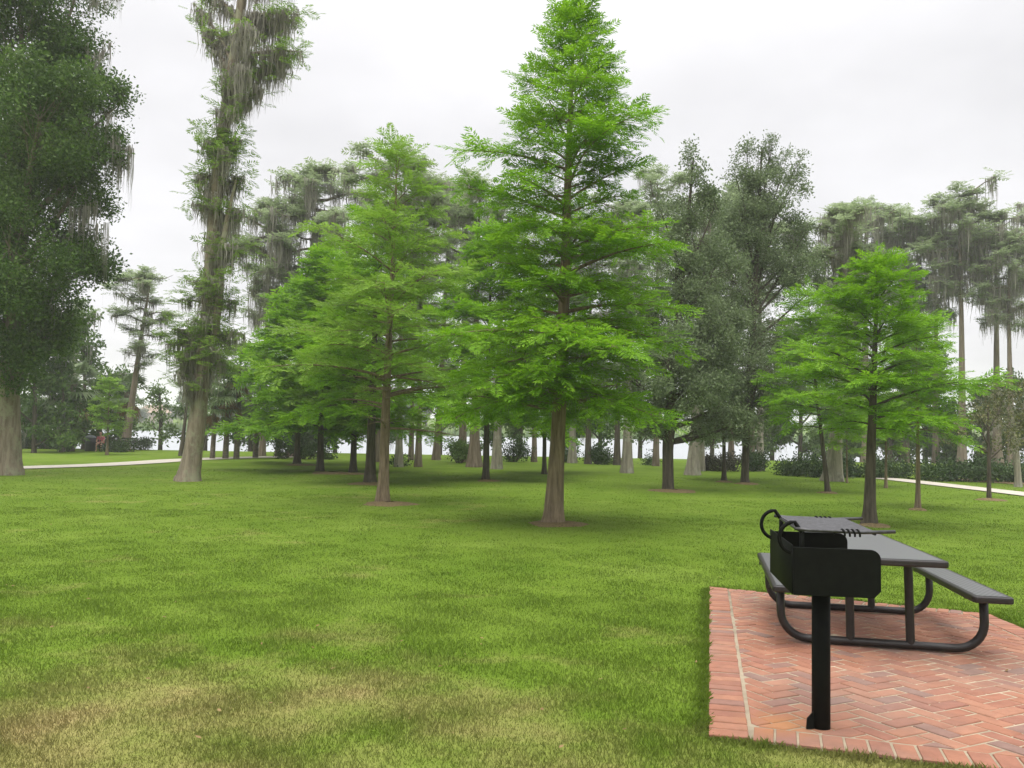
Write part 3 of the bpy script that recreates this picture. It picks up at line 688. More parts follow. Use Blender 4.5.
young(724, 481, 350, 436, [28, 34, 30, 20, 8], 4.5, 89, 'thin dark young tree on the lawn left of the tall grey evergreen trunk', M_ELM, 26, spr=.6, step=.28, tpl=FEATHER_LO, barkm=M_BARK_DK)

# ---- dark evergreens right of the largest cypress, the big oak at the left edge, magnolia
def px_lobes(base, lob, dz=None):
    """(x px, y px, r px, squash, depth offset in m) -> lobes relative to the base"""
    outl = []
    for L in lob:
        x, y, r = L[:3]; sq = L[3] if len(L) > 3 else 1; dy = L[4] if len(L) > 4 else 0
        p = P(x, y, base.y + dy) - base; R = r * ppm(base.y); outl.append((p.x, p.y, p.z, R, R * .95, R * sq))
    return outl
def trunk_px(base, pts, extra_down=.2):
    """(x px, y px, width px) from the base upward"""
    T = []; R = []
    for k, (x, y, w) in enumerate(pts):
        p = P(x, y, base.y) - base if k else Vector((0, 0, 0)); T.append(tuple(p)); R.append(w * ppm(base.y) / 2)
    T = [(T[0][0], T[0][1], -extra_down)] + T; R = [R[0] * 1.06] + R
    s = np.linspace(0, len(T) - 1, len(T) * 4 - 3); k = np.arange(len(T)); T = np.array(T); R = np.array(R)
    TT = np.stack([np.interp(s, k, T[:, c]) for c in range(3)], 1); RR = np.interp(s, k, R)
    for _ in range(2): TT[2:-1] = (TT[1:-2] + 2 * TT[2:-1] + TT[3:]) / 4; RR[2:-1] = (RR[1:-2] + 2 * RR[2:-1] + RR[3:]) / 4
    return TT, RR
def broad(name, px, py, lob, trunk, seed, dens, cs, leafm, barkm, label, group=None, mosspts=None, tpl=None, shell=.62, cat='tree', twigs=True):
    b = G(px, py)
    w, l, pos = lobed(seed, px_lobes(b, lob), dens, cs, trunk_px(b, trunk) if trunk else None, tpl, shell=shell, twigs=twigs)
    parts = [('trunk', am('tree_trunk', w, barkm, True)) if trunk else (None, None), ('crown', am('tree_crown', l, leafm))]
    if mosspts:
        rg = np.random.default_rng(seed + 1); MP = []; ML = []; MW = []
        for (x, y, L, n, sp) in mosspts:
            for _ in range(n):
                q = P(x + rg.normal(0, sp), y + rg.normal(0, sp * .8), b.y + rg.normal(0, sp * ppm(b.y))) - b; MP.append(tuple(q)); ML.append(L * ppm(b.y) * rg.uniform(.6, 1.2)); MW.append(rg.uniform(.10, .24) * b.y / 28)
        parts.append(('moss', am('hanging_moss', hang(np.array(MP), np.array(ML), np.array(MW), rg), M_MOSS)))
    return grow(name, b, [p for p in parts if p[0]], label, 'tree' if cat == 'tree' else cat, group)

GR_EVER = 'dark evergreens right of the largest cypress'
broad('oak_tree', 11, 475,
      [(10, 40, 72), (62, 40, 38), (62, 110, 52), (10, 130, 70), (-60, 70, 80), (-70, 190, 85), (20, 215, 66), (76, 190, 38), (108, 92, 26, .8), (126, 98, 16, .7), (64, 268, 44), (6, 300, 62), (-60, 320, 66),
       (38, 345, 38), (72, 318, 24, .8), (92, 262, 22, .8), (98, 150, 26), (20, -50, 80), (90, -50, 40, .8), (-70, -60, 90), (40, 120, 60, 1, -2.2), (10, 250, 60, 1, -2.2), (30, 180, 60, 1, 2.4), (0, 360, 40, .8, -1.0)],
      [(10, 475, 23), (10, 463, 20.5), (10, 430, 19), (9, 385, 18), (14, 330, 18), (20, 250, 14), (25, 150, 10), (25, 60, 6)],
      101, 150, .42, M_OAK, M_BARK_OLD, 'massive dark green oak at the left edge, thick lichen spotted trunk and trailing moss', None,
      [(92, 55, 45, 12, 9), (102, 130, 70, 14, 10), (84, 210, 80, 14, 12), (118, 165, 60, 5, 5), (126, 150, 62, 5, 3), (72, 245, 60, 10, 12), (60, 290, 40, 8, 12), (95, -10, 40, 14, 16), (146, -10, 16, 4, 4)])
broad('evergreen_tree', 668, 490,
      [(668, 396, 40, .8), (636, 380, 36, .85), (702, 372, 40, .9), (650, 340, 42), (690, 318, 44), (676, 270, 38), (700, 240, 34), (690, 196, 24, 1.3), (694, 160, 11, 2.0), (715, 205, 16, 1.3), (662, 215, 18, 1.2), (640, 300, 30),
       (712, 320, 34), (715, 268, 28), (706, 362, 34), (735, 424, 26, .7), (648, 424, 24, .7), (700, 428, 22, .6), (720, 405, 30, .75), (618, 400, 24, .8), (724, 330, 30), (668, 360, 36, .9, -1.6), (700, 395, 30, .8, -1.4)],
      [(668, 490, 13), (668, 480, 11), (668, 440, 11), (670, 425, 13), (672, 380, 9), (680, 300, 7), (690, 200, 3), (693, 160, 1.5)],
      111, 150, .33, M_ELM, M_BARK_DK, 'dark rounded evergreen with straight grey trunk, right of the largest bright cypress', GR_EVER, shell=.55)
broad('evergreen_tree', 745, 483,
      [(752, 396, 40, .8), (790, 380, 34, .85), (726, 392, 26, .8), (760, 340, 44), (800, 336, 28), (728, 320, 36), (752, 280, 42), (784, 270, 34), (742, 226, 30, 1.2), (774, 218, 30, 1.2), (758, 170, 20, 1.6), (736, 176, 13, 1.6), (792, 186, 15, 1.5), (772, 146, 10, 1.6), (746, 150, 8, 1.6),
       (722, 255, 28), (738, 205, 24), (764, 192, 26), (784, 170, 14, 1.4), (802, 262, 24), (745, 250, 30), (806, 232, 12), (800, 160, 7, 1.4), (815, 285, 18), (760, 370, 36, .9, -1.6)],
      [(745, 483, 10), (745, 475, 7.5), (746, 440, 7), (748, 400, 7), (754, 320, 6), (758, 220, 4), (762, 150, 1.5)],
      113, 128, .33, M_ELM, M_BARK_DK, 'tallest grey green evergreen with wispy top, slim dark trunk left of the picnic table', GR_EVER, shell=.5)
broad('magnolia_tree', 989, 499,
      [(980, 425, 20, .8), (1000, 410, 20, .8), (962, 432, 15, .7), (1010, 440, 16, .8), (992, 448, 14, .7), (975, 405, 12, .8), (948, 436, 9, .7)],
      [(989, 499, 5), (989, 490, 4), (989, 460, 3.6), (988, 430, 2.5), (988, 405, 1.2)],
      121, 60, .30, M_MAGN, M_BARK_DK, 'small magnolia with olive yellow leaves on the lawn beside the right hand path')
broad('bronze_tree', 1018, 487,
      [(1002, 396, 24, .9), (1024, 405, 26), (1040, 420, 24), (985, 410, 14), (1012, 432, 18, .7), (1010, 385, 13, .8)],
      [(1018, 487, 8), (1018, 478, 6), (1016, 450, 6), (1013, 425, 5), (1010, 400, 2)],
      123, 50, .42, M_MAGN, M_BARK_PALE, 'bronze leaved bushy tree with pale forked trunk beyond the path at the right edge', None, [(1000, 430, 16, 4, 9), (1022, 440, 16, 4, 9)])

# ---- tall mossy cypress at the left, built along its leaning bole
def left_cypress():
    b = G(188, 481); m = ppm(b.y)
    path = [(188, 481, 33), (189, 476, 28), (191, 465, 24), (194, 445, 21.5), (198, 415, 20), (202, 380, 19), (206, 340, 17), (209, 300, 16), (212, 250, 16), (216, 200, 15), (221, 150, 14.5), (227, 105, 14), (234, 60, 13), (241, 10, 11), (247, -60, 9), (250, -130, 6), (252, -190, 3)]
    T, R = trunk_px(b, path); R = R * .82
    wood = Acc(); wood.add(*tube(T, R, 16, .13, 5, 1.4, 7, .03))
    stem2 = [(206, 372, 8), (214, 340, 8), (219, 300, 8), (222, 250, 7), (228, 215, 5), (236, 180, 2)]
    pts = np.array([tuple(P(x, y, b.y - .15) - b) for x, y, w in stem2]); wood.add(*tube(pts, [w * m / 2 for _, _, w in stem2], 8))
    rg = np.random.default_rng(77); LP, LD, LS, MP, ML = [], [], [], [], []
    def limb(x0, y0, x1, y1, w, green, moss, ml, dyo=0.0, sag=.12):
        a = np.array(tuple(P(x0, y0, b.y) - b)); c = np.array(tuple(P(x1, y1, b.y + dyo) - b)); mid = (a + c) / 2 + np.array([0, 0, sag * np.linalg.norm(c - a)])
        s = np.linspace(0, 1, 7)[:, None]; cur = a * (1 - s) ** 2 + 2 * mid * s * (1 - s) + c * s ** 2
        wood.add(*tube(cur, np.linspace(w * m / 2, .015, 7), 6))
        for _ in range(int(green * (.42 if y0 < 130 else .75))):
            f = rg.uniform(.45, 1.05); p = a * (1 - f) ** 2 + 2 * mid * f * (1 - f) + c * f ** 2 + rg.normal(0, .22, 3); q = rg.uniform(0, 6.28)
            LP.append(p); LD.append([math.cos(q), math.sin(q), rg.normal(0, .35)]); LS.append(rg.uniform(.35, .65))
        for _ in range(int(moss * (1.5 if y0 < 130 else 1.1))):
            f = rg.uniform(.12, 1); MP.append(a * (1 - f) ** 2 + 2 * mid * f * (1 - f) + c * f ** 2 + rg.normal(0, .06, 3)); ML.append(ml * m * rg.uniform(.45, 1.15))
    # upper crown
    for (x0, y0, x1, y1, w, gr, mo, ml, dy) in [
        (228, 75, 206, 28, 6, 60, 14, 34, 0), (231, 60, 195, 5, 5, 60, 12, 34, .8), (227, 118, 262, 88, 5, 40, 18, 34, -.3), (229, 90, 290, 62, 6, 110, 26, 46, .3), (233, 60, 302, 52, 6, 130, 22, 44, -.5),
        (236, 40, 285, 20, 5, 90, 24, 52, .5), (239, 20, 300, 15, 5, 90, 20, 50, -.4), (238, 20, 205, -10, 5, 60, 14, 40, .4), (243, -20, 275, -35, 5, 60, 26, 60, 0), (244, -30, 215, -50, 5, 60, 22, 56, .3),
        (243, -10, 300, -30, 5, 80, 20, 52, .7), (247, -70, 290, -95, 4, 90, 20, 50, 0), (247, -80, 205, -110, 4, 90, 20, 50, .5), (250, -130, 275, -160, 3, 90, 12, 40, 0), (250, -130, 228, -165, 3, 90, 12, 40, 0),
        (230, 80, 245, 70, 4, 20, 26, 46, -1.5), (236, 40, 250, 30, 4, 30, 26, 46, -1.8), (235, 50, 225, 35, 4, 20, 16, 40, 1.8), (224, 120, 236, 108, 3, 50, 6, 26, -1.0)]:
        limb(x0, y0, x1, y1, w, gr, mo, ml, dy)
    # bushy sprouts down the bole
    for (x0, y0, x1, y1, gr, mo, ml, dy) in [
        (222, 145, 206, 142, 70, 8, 40, -.4), (222, 150, 238, 140, 60, 10, 46, -.3), (220, 160, 226, 152, 90, 10, 50, -.9), (219, 180, 200, 176, 40, 10, 40, .2), (219, 190, 242, 178, 50, 12, 44, .2), (217, 210, 196, 205, 30, 8, 34, 0),
        (216, 220, 240, 212, 40, 12, 46, 0), (213, 260, 245, 250, 60, 12, 34, 0), (212, 262, 232, 248, 40, 12, 46, -.5), (210, 290, 192, 282, 40, 6, 24, 0), (209, 305, 180, 300, 60, 8, 26, 0), (208, 310, 236, 300, 60, 10, 28, 0),
        (206, 335, 172, 330, 90, 12, 40, 0), (205, 345, 165, 345, 60, 10, 40, .3), (206, 340, 240, 333, 60, 14, 36, 0), (204, 352, 180, 358, 60, 14, 46, -.3), (203, 360, 176, 372, 40, 12, 52, .2), (203, 350, 224, 365, 50, 20, 44, -.3),
        (202, 380, 188, 388, 10, 16, 40, -.4), (208, 330, 200, 322, 60, 6, 26, -.8), (206, 345, 214, 352, 60, 8, 30, -.9), (210, 285, 216, 280, 50, 6, 30, -.8), (200, 395, 176, 372, 0, 5, 20, -.5)]:
        limb(x0, y0, x1, y1, 3, gr, mo, ml, dy)
    for k in range(105):                       # moss and sprouts hugging the bole
        q = rg.uniform(0, 1); y = 60 + 330 * q; i = np.interp(y, [60, 105, 150, 200, 250, 300, 340, 380, 415], [234, 227, 221, 216, 212, 209, 206, 202, 198]); a = rg.uniform(0, 6.28); R0 = 8.5 * m
        c = P(i, y, b.y) - b; p = np.array([c.x + R0 * math.cos(a), c.y + R0 * math.sin(a), c.z]); MP.append(p); ML.append(m * rg.uniform(14, 46))
        if k % 2 == 0:
            for _ in range(4): LP.append(p + rg.normal(0, .2, 3)); LD.append([math.cos(a), math.sin(a), rg.normal(.1, .4)]); LS.append(rg.uniform(.3, .6))
    LP = np.array(LP); X, Y, Z = frames(np.array(LD), np.tile([0, 0, 1.0], (len(LP), 1)) + rg.normal(0, .3, (len(LP), 3)))
    leaf = scatter(FEATHER, LP, X, Y, Z, np.array(LS), rg)
    moss = hang(np.array(MP), np.array(ML), rg.uniform(.13, .30, len(MP)), rg)
    grow('cypress_tree', b, [('trunk', am('cypress_trunk', wood.arrays(), M_BARK_OLD, True)), ('crown', am('cypress_crown', leaf, M_SPROUT)), ('moss', am('hanging_moss', moss, M_MOSS))],
         'very tall slender cypress draped in grey moss, flared base near the left path', 'tree', GR_TALL)
left_cypress()

# ---- tall old cypresses by the shore
PROTO = [tall_cypress(200 + k, 19.0, z0, sp, nb, tuft=.62, mosslen=ml, moss_n=mn) for k, (z0, sp, nb, ml, mn) in enumerate([(8.5, 3.2, 22, 1.8, .7), (7.5, 2.8, 22, 1.5, .5), (9.5, 4.2, 20, 2.6, 1.5), (6.0, 2.5, 24, 1.4, .4), (11.0, 3.3, 17, 2.4, 1.1)])]
CROWN_ME = [am('cypress_crown', p[1], M_FAR_CYP) for p in PROTO]
MOSS_ME = [am('hanging_moss', p[2], M_MOSS) for p in PROTO]
def tall(px, py, w, ytop, var, seed, label, barkm=M_BARK_BROWN, butt=1.5, lean=0.0, spread=1.0, Y=None, topx=None, bh=1.8):
    b = G(px, py) if Y is None else ground(px, Y)
    H = height(topx or px, ytop, b); s = H / 19.0; sx = s * spread
    if topx: lean = (P(topx, ytop, b.y).x - b.x)
    V, Fq = PROTO[var][0]; V = V * np.array([sx, sx, s]); V[:, 0] += lean * V[:, 2] / H
    a = random.Random(seed).uniform(0, 6.28)
    acc = Acc(); rz = np.array([[math.cos(a), -math.sin(a), 0], [math.sin(a), math.cos(a), 0], [0, 0, 1]])
    V2 = PROTO[var][0][0] * np.array([sx, sx, s]) @ rz.T; V2[:, 0] += lean * V2[:, 2] / H
    acc.add(*bole(H * .96, w * ppm(b.y) / 2, seed, butt, bh, 5, (lean * .96, 0), .16, 0.004)); acc.add(V2, Fq)
    r = empty('cypress_tree', b); link('trunk', acc.mesh('cypress_trunk', barkm, True), r)
    sh = Matrix.Identity(4); sh[0][2] = lean / H
    for nm, me in (('crown', CROWN_ME[var]), ('moss', MOSS_ME[var])):
        o = link(nm, me, r); o.rotation_euler = (0, 0, a); o.scale = (sx, sx, s); o.location = (lean * .7, 0, 0)
        if nm == 'moss': o['kind'] = 'stuff'
    return tag(r, label, 'tree', GR_TALL)
tall(125, 441, 8, 268, 0, 301, 'mossy cypress behind the bench, dark trunk against the lake, small flat crown', M_BARK_BROWN, 1.5, Y=54, topx=152, spread=1.35)
tall(72, 447, 9, 300, 3, 303, 'stout brown trunk behind the left hedge under the oak branches', M_BARK_BROWN, 1.4)
tall(290, 457, 6, 168, 2, 307, 'tall cypress with a curtain of grey moss, crown above the row of young cypresses', M_BARK_BROWN, 1.3, spread=1.25, topx=318)
tall(262, 456, 6, 200, 2, 309, 'cypress with moss filled crown immediately right of the very tall slender cypress', M_BARK_BROWN, 1.3, topx=272)
tall(377, 462, 7, 215, 3, 311, 'brown trunked cypress squeezed behind the pale feathery cypress trunk', M_BARK_BROWN, 1.3)
tall(399, 467, 7, 150, 0, 313, 'straight cypress with a small dark shrub foot, first right of the pale feathery cypress', M_BARK_PALE, 1.3, topx=404, spread=1.1)
tall(411, 460, 5, 200, 1, 317, 'farther slim cypress touching the red brown trunk from behind, at the water', M_BARK_BROWN, 1.3)
tall(418, 467, 6, 185, 3, 331, 'reddish brown slim cypress at the lawn edge, left of the open view of water', M_BARK_BROWN, 1.3)
tall(436, 460, 6.5, 190, 1, 337, 'dark cypress trunk leaning right, alone in the open stretch of water', M_BARK_BROWN, 1.5, topx=452)
tall(462, 462, 8, 172, 0, 347, 'pale brown cypress left of the stout buttressed pair, shrub at its foot', M_BARK_BROWN, 1.35)
tall(474, 467, 10, 180, 3, 349, 'stout cypress with white flecked flared base, left of the thin black trunk', M_BARK_BROWN, 1.6)
tall(497, 469, 8.5, 190, 1, 353, 'pale mottled cypress right of the thin black trunk, slightly flared base', M_BARK_PALE, 1.5)
tall(534, 462, 5, 230, 3, 359, 'slim cypress at the water just left of the thin dark sapling', M_BARK_BROWN, 1.3)
tall(572, 463, 7, 215, 0, 367, 'pale slim cypress seen right beside the largest young cypress trunk', M_BARK_PALE, 1.4)
tall(588, 464, 6, 225, 3, 373, 'dark cypress trunk rising out of a black shrub at the water', M_BARK_DK, 1.3)
tall(617, 465, 6, 205, 1, 379, 'dark slim cypress directly behind the pale buttressed one', M_BARK_DK, 1.3)
tall(627, 473, 9.5, 195, 0, 383, 'pale buttressed cypress on the lawn between the largest cypress and dark evergreen', M_BARK_PALE, 1.5)
tall(656, 466, 6, 170, 3, 389, 'brown cypress at the water seen just left of the dark evergreen trunk', M_BARK_BROWN, 1.3)
tall(692, 475, 10, 190, 1, 397, 'pale cypress with flared base leaning right, beside the plum coloured shrub', M_BARK_PALE, 1.7, topx=712)
tall(702, 471, 5, 215, 3, 401, 'thin pale cypress standing right behind the leaning flared cypress', M_BARK_PALE, 1.3)
tall(731, 470, 6, 185, 0, 409, 'brown slim cypress between the thin dark young tree and tall evergreen', M_BARK_BROWN, 1.3)
tall(752, 470, 5, 200, 3, 419, 'narrow brown cypress just right of the tall grey evergreen trunk', M_BARK_BROWN, 1.3)
tall(760, 471, 7, 210, 1, 421, 'pale grey cypress with dark foot, left end of the long hedge', M_BARK_PALE, 1.4)
tall(833, 481, 13, 205, 2, 431, 'broad pale buttressed cypress with a split base in front of the long hedge', M_BARK_PALE, 1.8, spread=1.1, topx=850)
GB = 'tall mossy cypresses behind the right hedge'
for args in [(866, 58, 8, 200, 4, 433, 'rounded grey green cypress behind the hedge, above the tree behind the picnic table', 1.25),
             (905, 60, 8, 210, 4, 439, 'flat crowned cypress left of the mossy group at the right edge', 1.3),
             (962, 56, 8, 184, 4, 443, 'highest mossy cypress of the group near the right edge', 1.2),
             (997, 57, 8.5, 222, 4, 449, 'bare boled cypress, left of the last two trunks at the right edge', 1.1),
             (1011, 54, 7, 232, 4, 457, 'bare boled cypress at the very right edge, white sky around its trunk', 1.0),
             (936, 60, 7, 215, 4, 461, 'slim cypress half hidden behind the bright young tree, right part of the photo', 1.2),
             (1050, 60, 8, 200, 4, 463, 'mossy cypress whose crown reaches in from beyond the right edge', 1.1)]:
    o = tall(args[0], 0, args[2], args[3], args[4], args[5], args[6], M_BARK_BROWN, 1.4, Y=args[1], spread=args[7]); o['group'] = GB

# ---- understory trees filling the distance behind the trunks
GU = 'understory trees along the shore'
def under(px, Y, ytop, hwpx, seed, label, leafm=M_MID, moss=False, ybot=440):
    b = ground(px, Y); m = ppm(Y); rg = np.random.default_rng(seed); lob = []
    h = ybot - ytop
    for k in range(9):
        f = (k + .5) / 9; w = hwpx * math.sin(PI * (.22 + .7 * f)) ; lob.append((px + rg.uniform(-1, 1) * w * .7, ybot - h * f, hwpx * rg.uniform(.30, .5), .8, rg.uniform(-1.5, 1.5)))
    y0 = 384 + (b.z - CAM_Z) * -F_PX / Y + 36
    w_, l_, pos = lobed(seed, px_lobes(b, lob), 52, .62, trunk_px(b, [(px, y0, 6), (px, y0 - 10, 4.5), (px + 1, ybot - h * .3, 3.5), (px, ybot - h * .8, 1.5)]), CLUMP_LO, shell=.5)
    parts = [('trunk', am('tree_trunk', w_, M_BARK_DK, True)), ('crown', am('tree_crown', l_, leafm))]
    if moss:
        k = rg.choice(len(pos), 26); parts.append(('moss', am('hanging_moss', hang(pos[k], rg.uniform(.8, 2.2, 26), rg.uniform(.2, .4, 26), rg), M_MOSS)))
    return grow('understory_tree', b, parts, label, 'tree', GU)
under(34, 48, 290, 44, 501, 'dark leafy tree close behind the oak trunk at the left edge', M_OAK)
under(84, 56, 315, 36, 503, 'dark leafy tree overhanging the trash bin and the seated person', M_OAK, True)
under(160, 62, 385, 14, 505, 'low green bush tree at the water left of the very tall cypress', M_MID)
under(335, 60, 300, 38, 509, 'leafy dark tree behind the row of young cypresses, above the black shrub mass', M_OAK, True, 436)
under(440, 66, 350, 30, 511, 'light leafy tree at the shore above the trunk that leans right', M_MID, True, 424)
under(520, 60, 330, 30, 513, 'leafy shore tree seen left of the largest cypress trunk', M_MID, True, 442)
under(600, 60, 345, 34, 517, 'leafy shore tree with drooping moss right of the largest cypress trunk', M_OAK, True, 436)
under(800, 62, 330, 40, 521, 'soft green tree above the left half of the long hedge', M_MID, True, 452)
under(862, 64, 345, 34, 523, 'hazy green tree behind the middle of the long hedge', M_MID, True, 452)
under(925, 64, 350, 36, 527, 'mid green tree behind the right end of the long hedge', M_MID, True, 456)
under(985, 62, 390, 34, 541, 'leafy tree filling the gap behind the olive magnolia', M_OAK, True, 462)
under(772, 63, 385, 30, 547, 'thin green tree at the water near the pale grey cypress', M_MID, True, 450)

under(372, 62, 372, 30, 551, 'leafy tree at the shore behind the brown trunk squeezed beside the pale feathery cypress', M_OAK, True, 440)
under(485, 63, 372, 24, 553, 'dark drooping tree behind the stout flared cypress and the thin black trunk', M_OAK, True, 446)
under(560, 61, 372, 26, 557, 'leafy tree behind the pale slim cypress beside the largest trunk', M_OAK, True, 446)
under(640, 62, 372, 28, 559, 'drooping leafy tree behind the gap left of the dark evergreen trunk', M_OAK, True, 436)
under(712, 62, 368, 30, 563, 'drooping leafy tree behind the plum coloured shrub', M_MID, True, 440)
under(890, 60, 400, 34, 569, 'low leafy tree right behind the long hedge, near the path end', M_MID, False, 464)
under(835, 61, 405, 30, 571, 'low leafy tree directly behind the broad pale buttress', M_MID, False, 462)
under(1010, 60, 380, 36, 577, 'dense leafy tree behind the dark hedge at the right edge', M_OAK, False, 466)
under(952, 60, 405, 28, 587, 'low leafy tree behind the gap between the two hedges', M_OAK, False, 466)
under(250, 63, 350, 32, 593, 'dark leafy tree behind the short palm with tan dead fronds', M_OAK, True, 446)
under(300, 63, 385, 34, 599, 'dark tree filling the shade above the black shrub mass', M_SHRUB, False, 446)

under(62, 50, 335, 42, 607, 'dark undergrowth tree behind the full headed palm at far left', M_OAK, True)
under(8, 56, 330, 36, 613, 'dark leafy tree half hidden behind the lichen spotted oak trunk', M_OAK, True)
under(120, 60, 372, 24, 617, 'leafy tree overhanging the far end of the park bench', M_OAK, True)
under(905, 66, 300, 44, 619, 'tall soft green tree behind the hedge, left of the mossy trunks at right', M_MID, True, 455)
under(850, 68, 290, 40, 631, 'tall leafy tree filling the gap above the middle of the long hedge', M_MID, True, 455)
under(205, 62, 340, 30, 641, 'leafy tree directly behind the three palms', M_OAK, True, 440)

# ---- shrubs and hedges
GS = 'shrubs along the shore'
def shrub(name, px, py, wpx, hpx, seed, label, leafm=M_SHRUB, n=5, cs=.42, group=GS, dm=1.3, dens=120):
    b = G(px, py); m = ppm(b.y); rg = np.random.default_rng(seed); lob = []
    for k in range(n):
        f = (k + .5) / n * 2 - 1; r = hpx * m * .52 * rg.uniform(.85, 1.1)
        lob.append((f * (wpx / 2 - hpx * .28) * m, rg.uniform(-.25, .25) * dm, r * .92, max(r, wpx * m / n * .62), dm * .6, r))
    _, l, _ = lobed(seed, lob, dens, cs, None, CLUMP, shell=.45)
    st = Acc()
    for k in range(n * 2):
        x = rg.uniform(-.42, .42) * wpx * m; st.add(*tube([(x * .12, 0, -.1), (x * .8, .05, hpx * m * .3), (x * 1.08, 0, hpx * m * .62)], [.04, .03, .012], 5))
    return grow(name, b, ([('stem', st.mesh('shrub_stem', M_BARK_DK))] if name == 'shrub' else []) + [('foliage', am('shrub_foliage', l, leafm))], label, name, group)
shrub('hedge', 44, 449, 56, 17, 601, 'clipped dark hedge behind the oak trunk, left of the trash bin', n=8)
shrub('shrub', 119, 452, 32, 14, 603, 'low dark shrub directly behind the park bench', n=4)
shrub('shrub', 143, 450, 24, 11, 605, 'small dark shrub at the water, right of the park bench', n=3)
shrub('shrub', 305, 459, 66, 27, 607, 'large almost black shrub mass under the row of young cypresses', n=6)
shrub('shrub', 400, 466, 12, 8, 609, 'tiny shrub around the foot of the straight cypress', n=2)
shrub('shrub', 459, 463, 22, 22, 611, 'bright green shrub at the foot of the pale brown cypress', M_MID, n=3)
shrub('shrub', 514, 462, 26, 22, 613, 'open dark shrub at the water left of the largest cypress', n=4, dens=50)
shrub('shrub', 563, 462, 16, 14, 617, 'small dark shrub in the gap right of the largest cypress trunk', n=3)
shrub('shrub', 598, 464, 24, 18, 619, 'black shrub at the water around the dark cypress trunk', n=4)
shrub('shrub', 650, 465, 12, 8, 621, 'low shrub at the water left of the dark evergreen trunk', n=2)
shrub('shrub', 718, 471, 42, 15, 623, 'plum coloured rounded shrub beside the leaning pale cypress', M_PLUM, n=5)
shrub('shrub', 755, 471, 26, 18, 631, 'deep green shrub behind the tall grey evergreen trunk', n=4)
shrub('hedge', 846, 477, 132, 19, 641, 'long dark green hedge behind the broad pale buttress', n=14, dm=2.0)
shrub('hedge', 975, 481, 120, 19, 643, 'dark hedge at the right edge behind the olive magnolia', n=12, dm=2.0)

# ---- palms
def palm(px, py, ycrown, rpx, w, seed, label, dead=0, Y=None, crown_n=22):
    b = G(px, py) if Y is None else ground(px, Y); m = ppm(b.y); Hc = height(px, ycrown, b); R = rpx * m; rg = np.random.default_rng(seed)
    tr = Acc(); tr.add(*tube([(0, 0, -.2), (.02, 0, .1), (.05, .02, Hc * .5), (0, 0, Hc)], [w * m * .62, w * m * .58, w * m * .46, w * m * .5], 10, rough=.05, seed=seed))
    def fronds(n, e0, e1, droop, L):
        acc = Acc()
        for k in range(n):
            az = k * 2.4 + rg.uniform(-.3, .3); e = rg.uniform(e0, e1); d = np.array([math.cos(az) * math.cos(e), math.sin(az) * math.cos(e), math.sin(e)]); sd = nrm(np.cross(d, [0, 0, 1.0])); up = np.cross(sd, d); l = L * rg.uniform(.75, 1.1)
            st = np.array([0, 0, Hc]); hub = st + d * l * .5 + np.array([0, 0, -droop * l * .12]); acc.add(*tube(np.stack([st, (st + hub) / 2, hub]), [.03, .022, .015], 4))
            for q in np.linspace(-1.25, 1.25, 13):
                bd = nrm(d * math.cos(q) + sd * math.sin(q) + up * (.12 - .1 * abs(q))); bl = l * (.62 - .12 * abs(q)) * rg.uniform(.85, 1.1); wv = nrm(np.cross(bd, up)) * .035 * l
                p1 = hub + bd * bl * .55; p2 = hub + bd * bl + np.array([0, 0, -droop * bl * .42]); acc.add([hub, p1 + wv, p2, p1 - wv], [[0, 1, 2, 3]])
        return acc
    parts = [('trunk', tr.mesh('palm_trunk', M_PALMBARK, True)), ('crown', fronds(crown_n, -.75, 1.25, .8, R * 1.05).mesh('palm_crown', M_PALM))]
    if dead: parts.append(('dead_frond_skirt', fronds(dead, -1.5, -1.05, .6, R * .95).mesh('dead_fronds', M_DEADF)))
    return grow('palm_tree', b, parts, label, 'palm', 'cabbage palms near the lake')
palm(70, 447, 384, 36, 8, 701, 'full headed cabbage palm behind the left hedge, under the oak', 5, 52)
palm(47, 448, 400, 32, 6, 703, 'low cabbage palm showing just right of the oak trunk', 0, 56)
palm(98, 440, 396, 27, 6, 707, 'cabbage palm with dark trunk rising above the seated person', 3, 58)
palm(126, 441, 392, 26, 7, 709, 'cabbage palm behind the bench with fronds drooping over the lake', 3, 56)
palm(212, 459, 404, 26, 4.5, 711, 'leftmost of three palms right of the very tall cypress, single slim trunk', 2)
palm(225, 459, 386, 30, 5, 713, 'middle of three palms right of the very tall cypress, upright trunk', 6)
palm(236, 459, 366, 30, 5, 719, 'rightmost and tallest of three palms, trunk leaning to the right', 4)
palm(255, 458, 404, 26, 5, 721, 'short palm wearing a tan skirt of dead fronds in the shade', 12)
palm(277, 457, 412, 24, 5, 723, 'palm with brown dead fronds left of the black shrub mass', 12)
tall(181, 456, 4, 330, 1, 467, 'thin dark stem leaning right beside the flared base of the very tall cypress', M_BARK_DK, 1.3, topx=196)

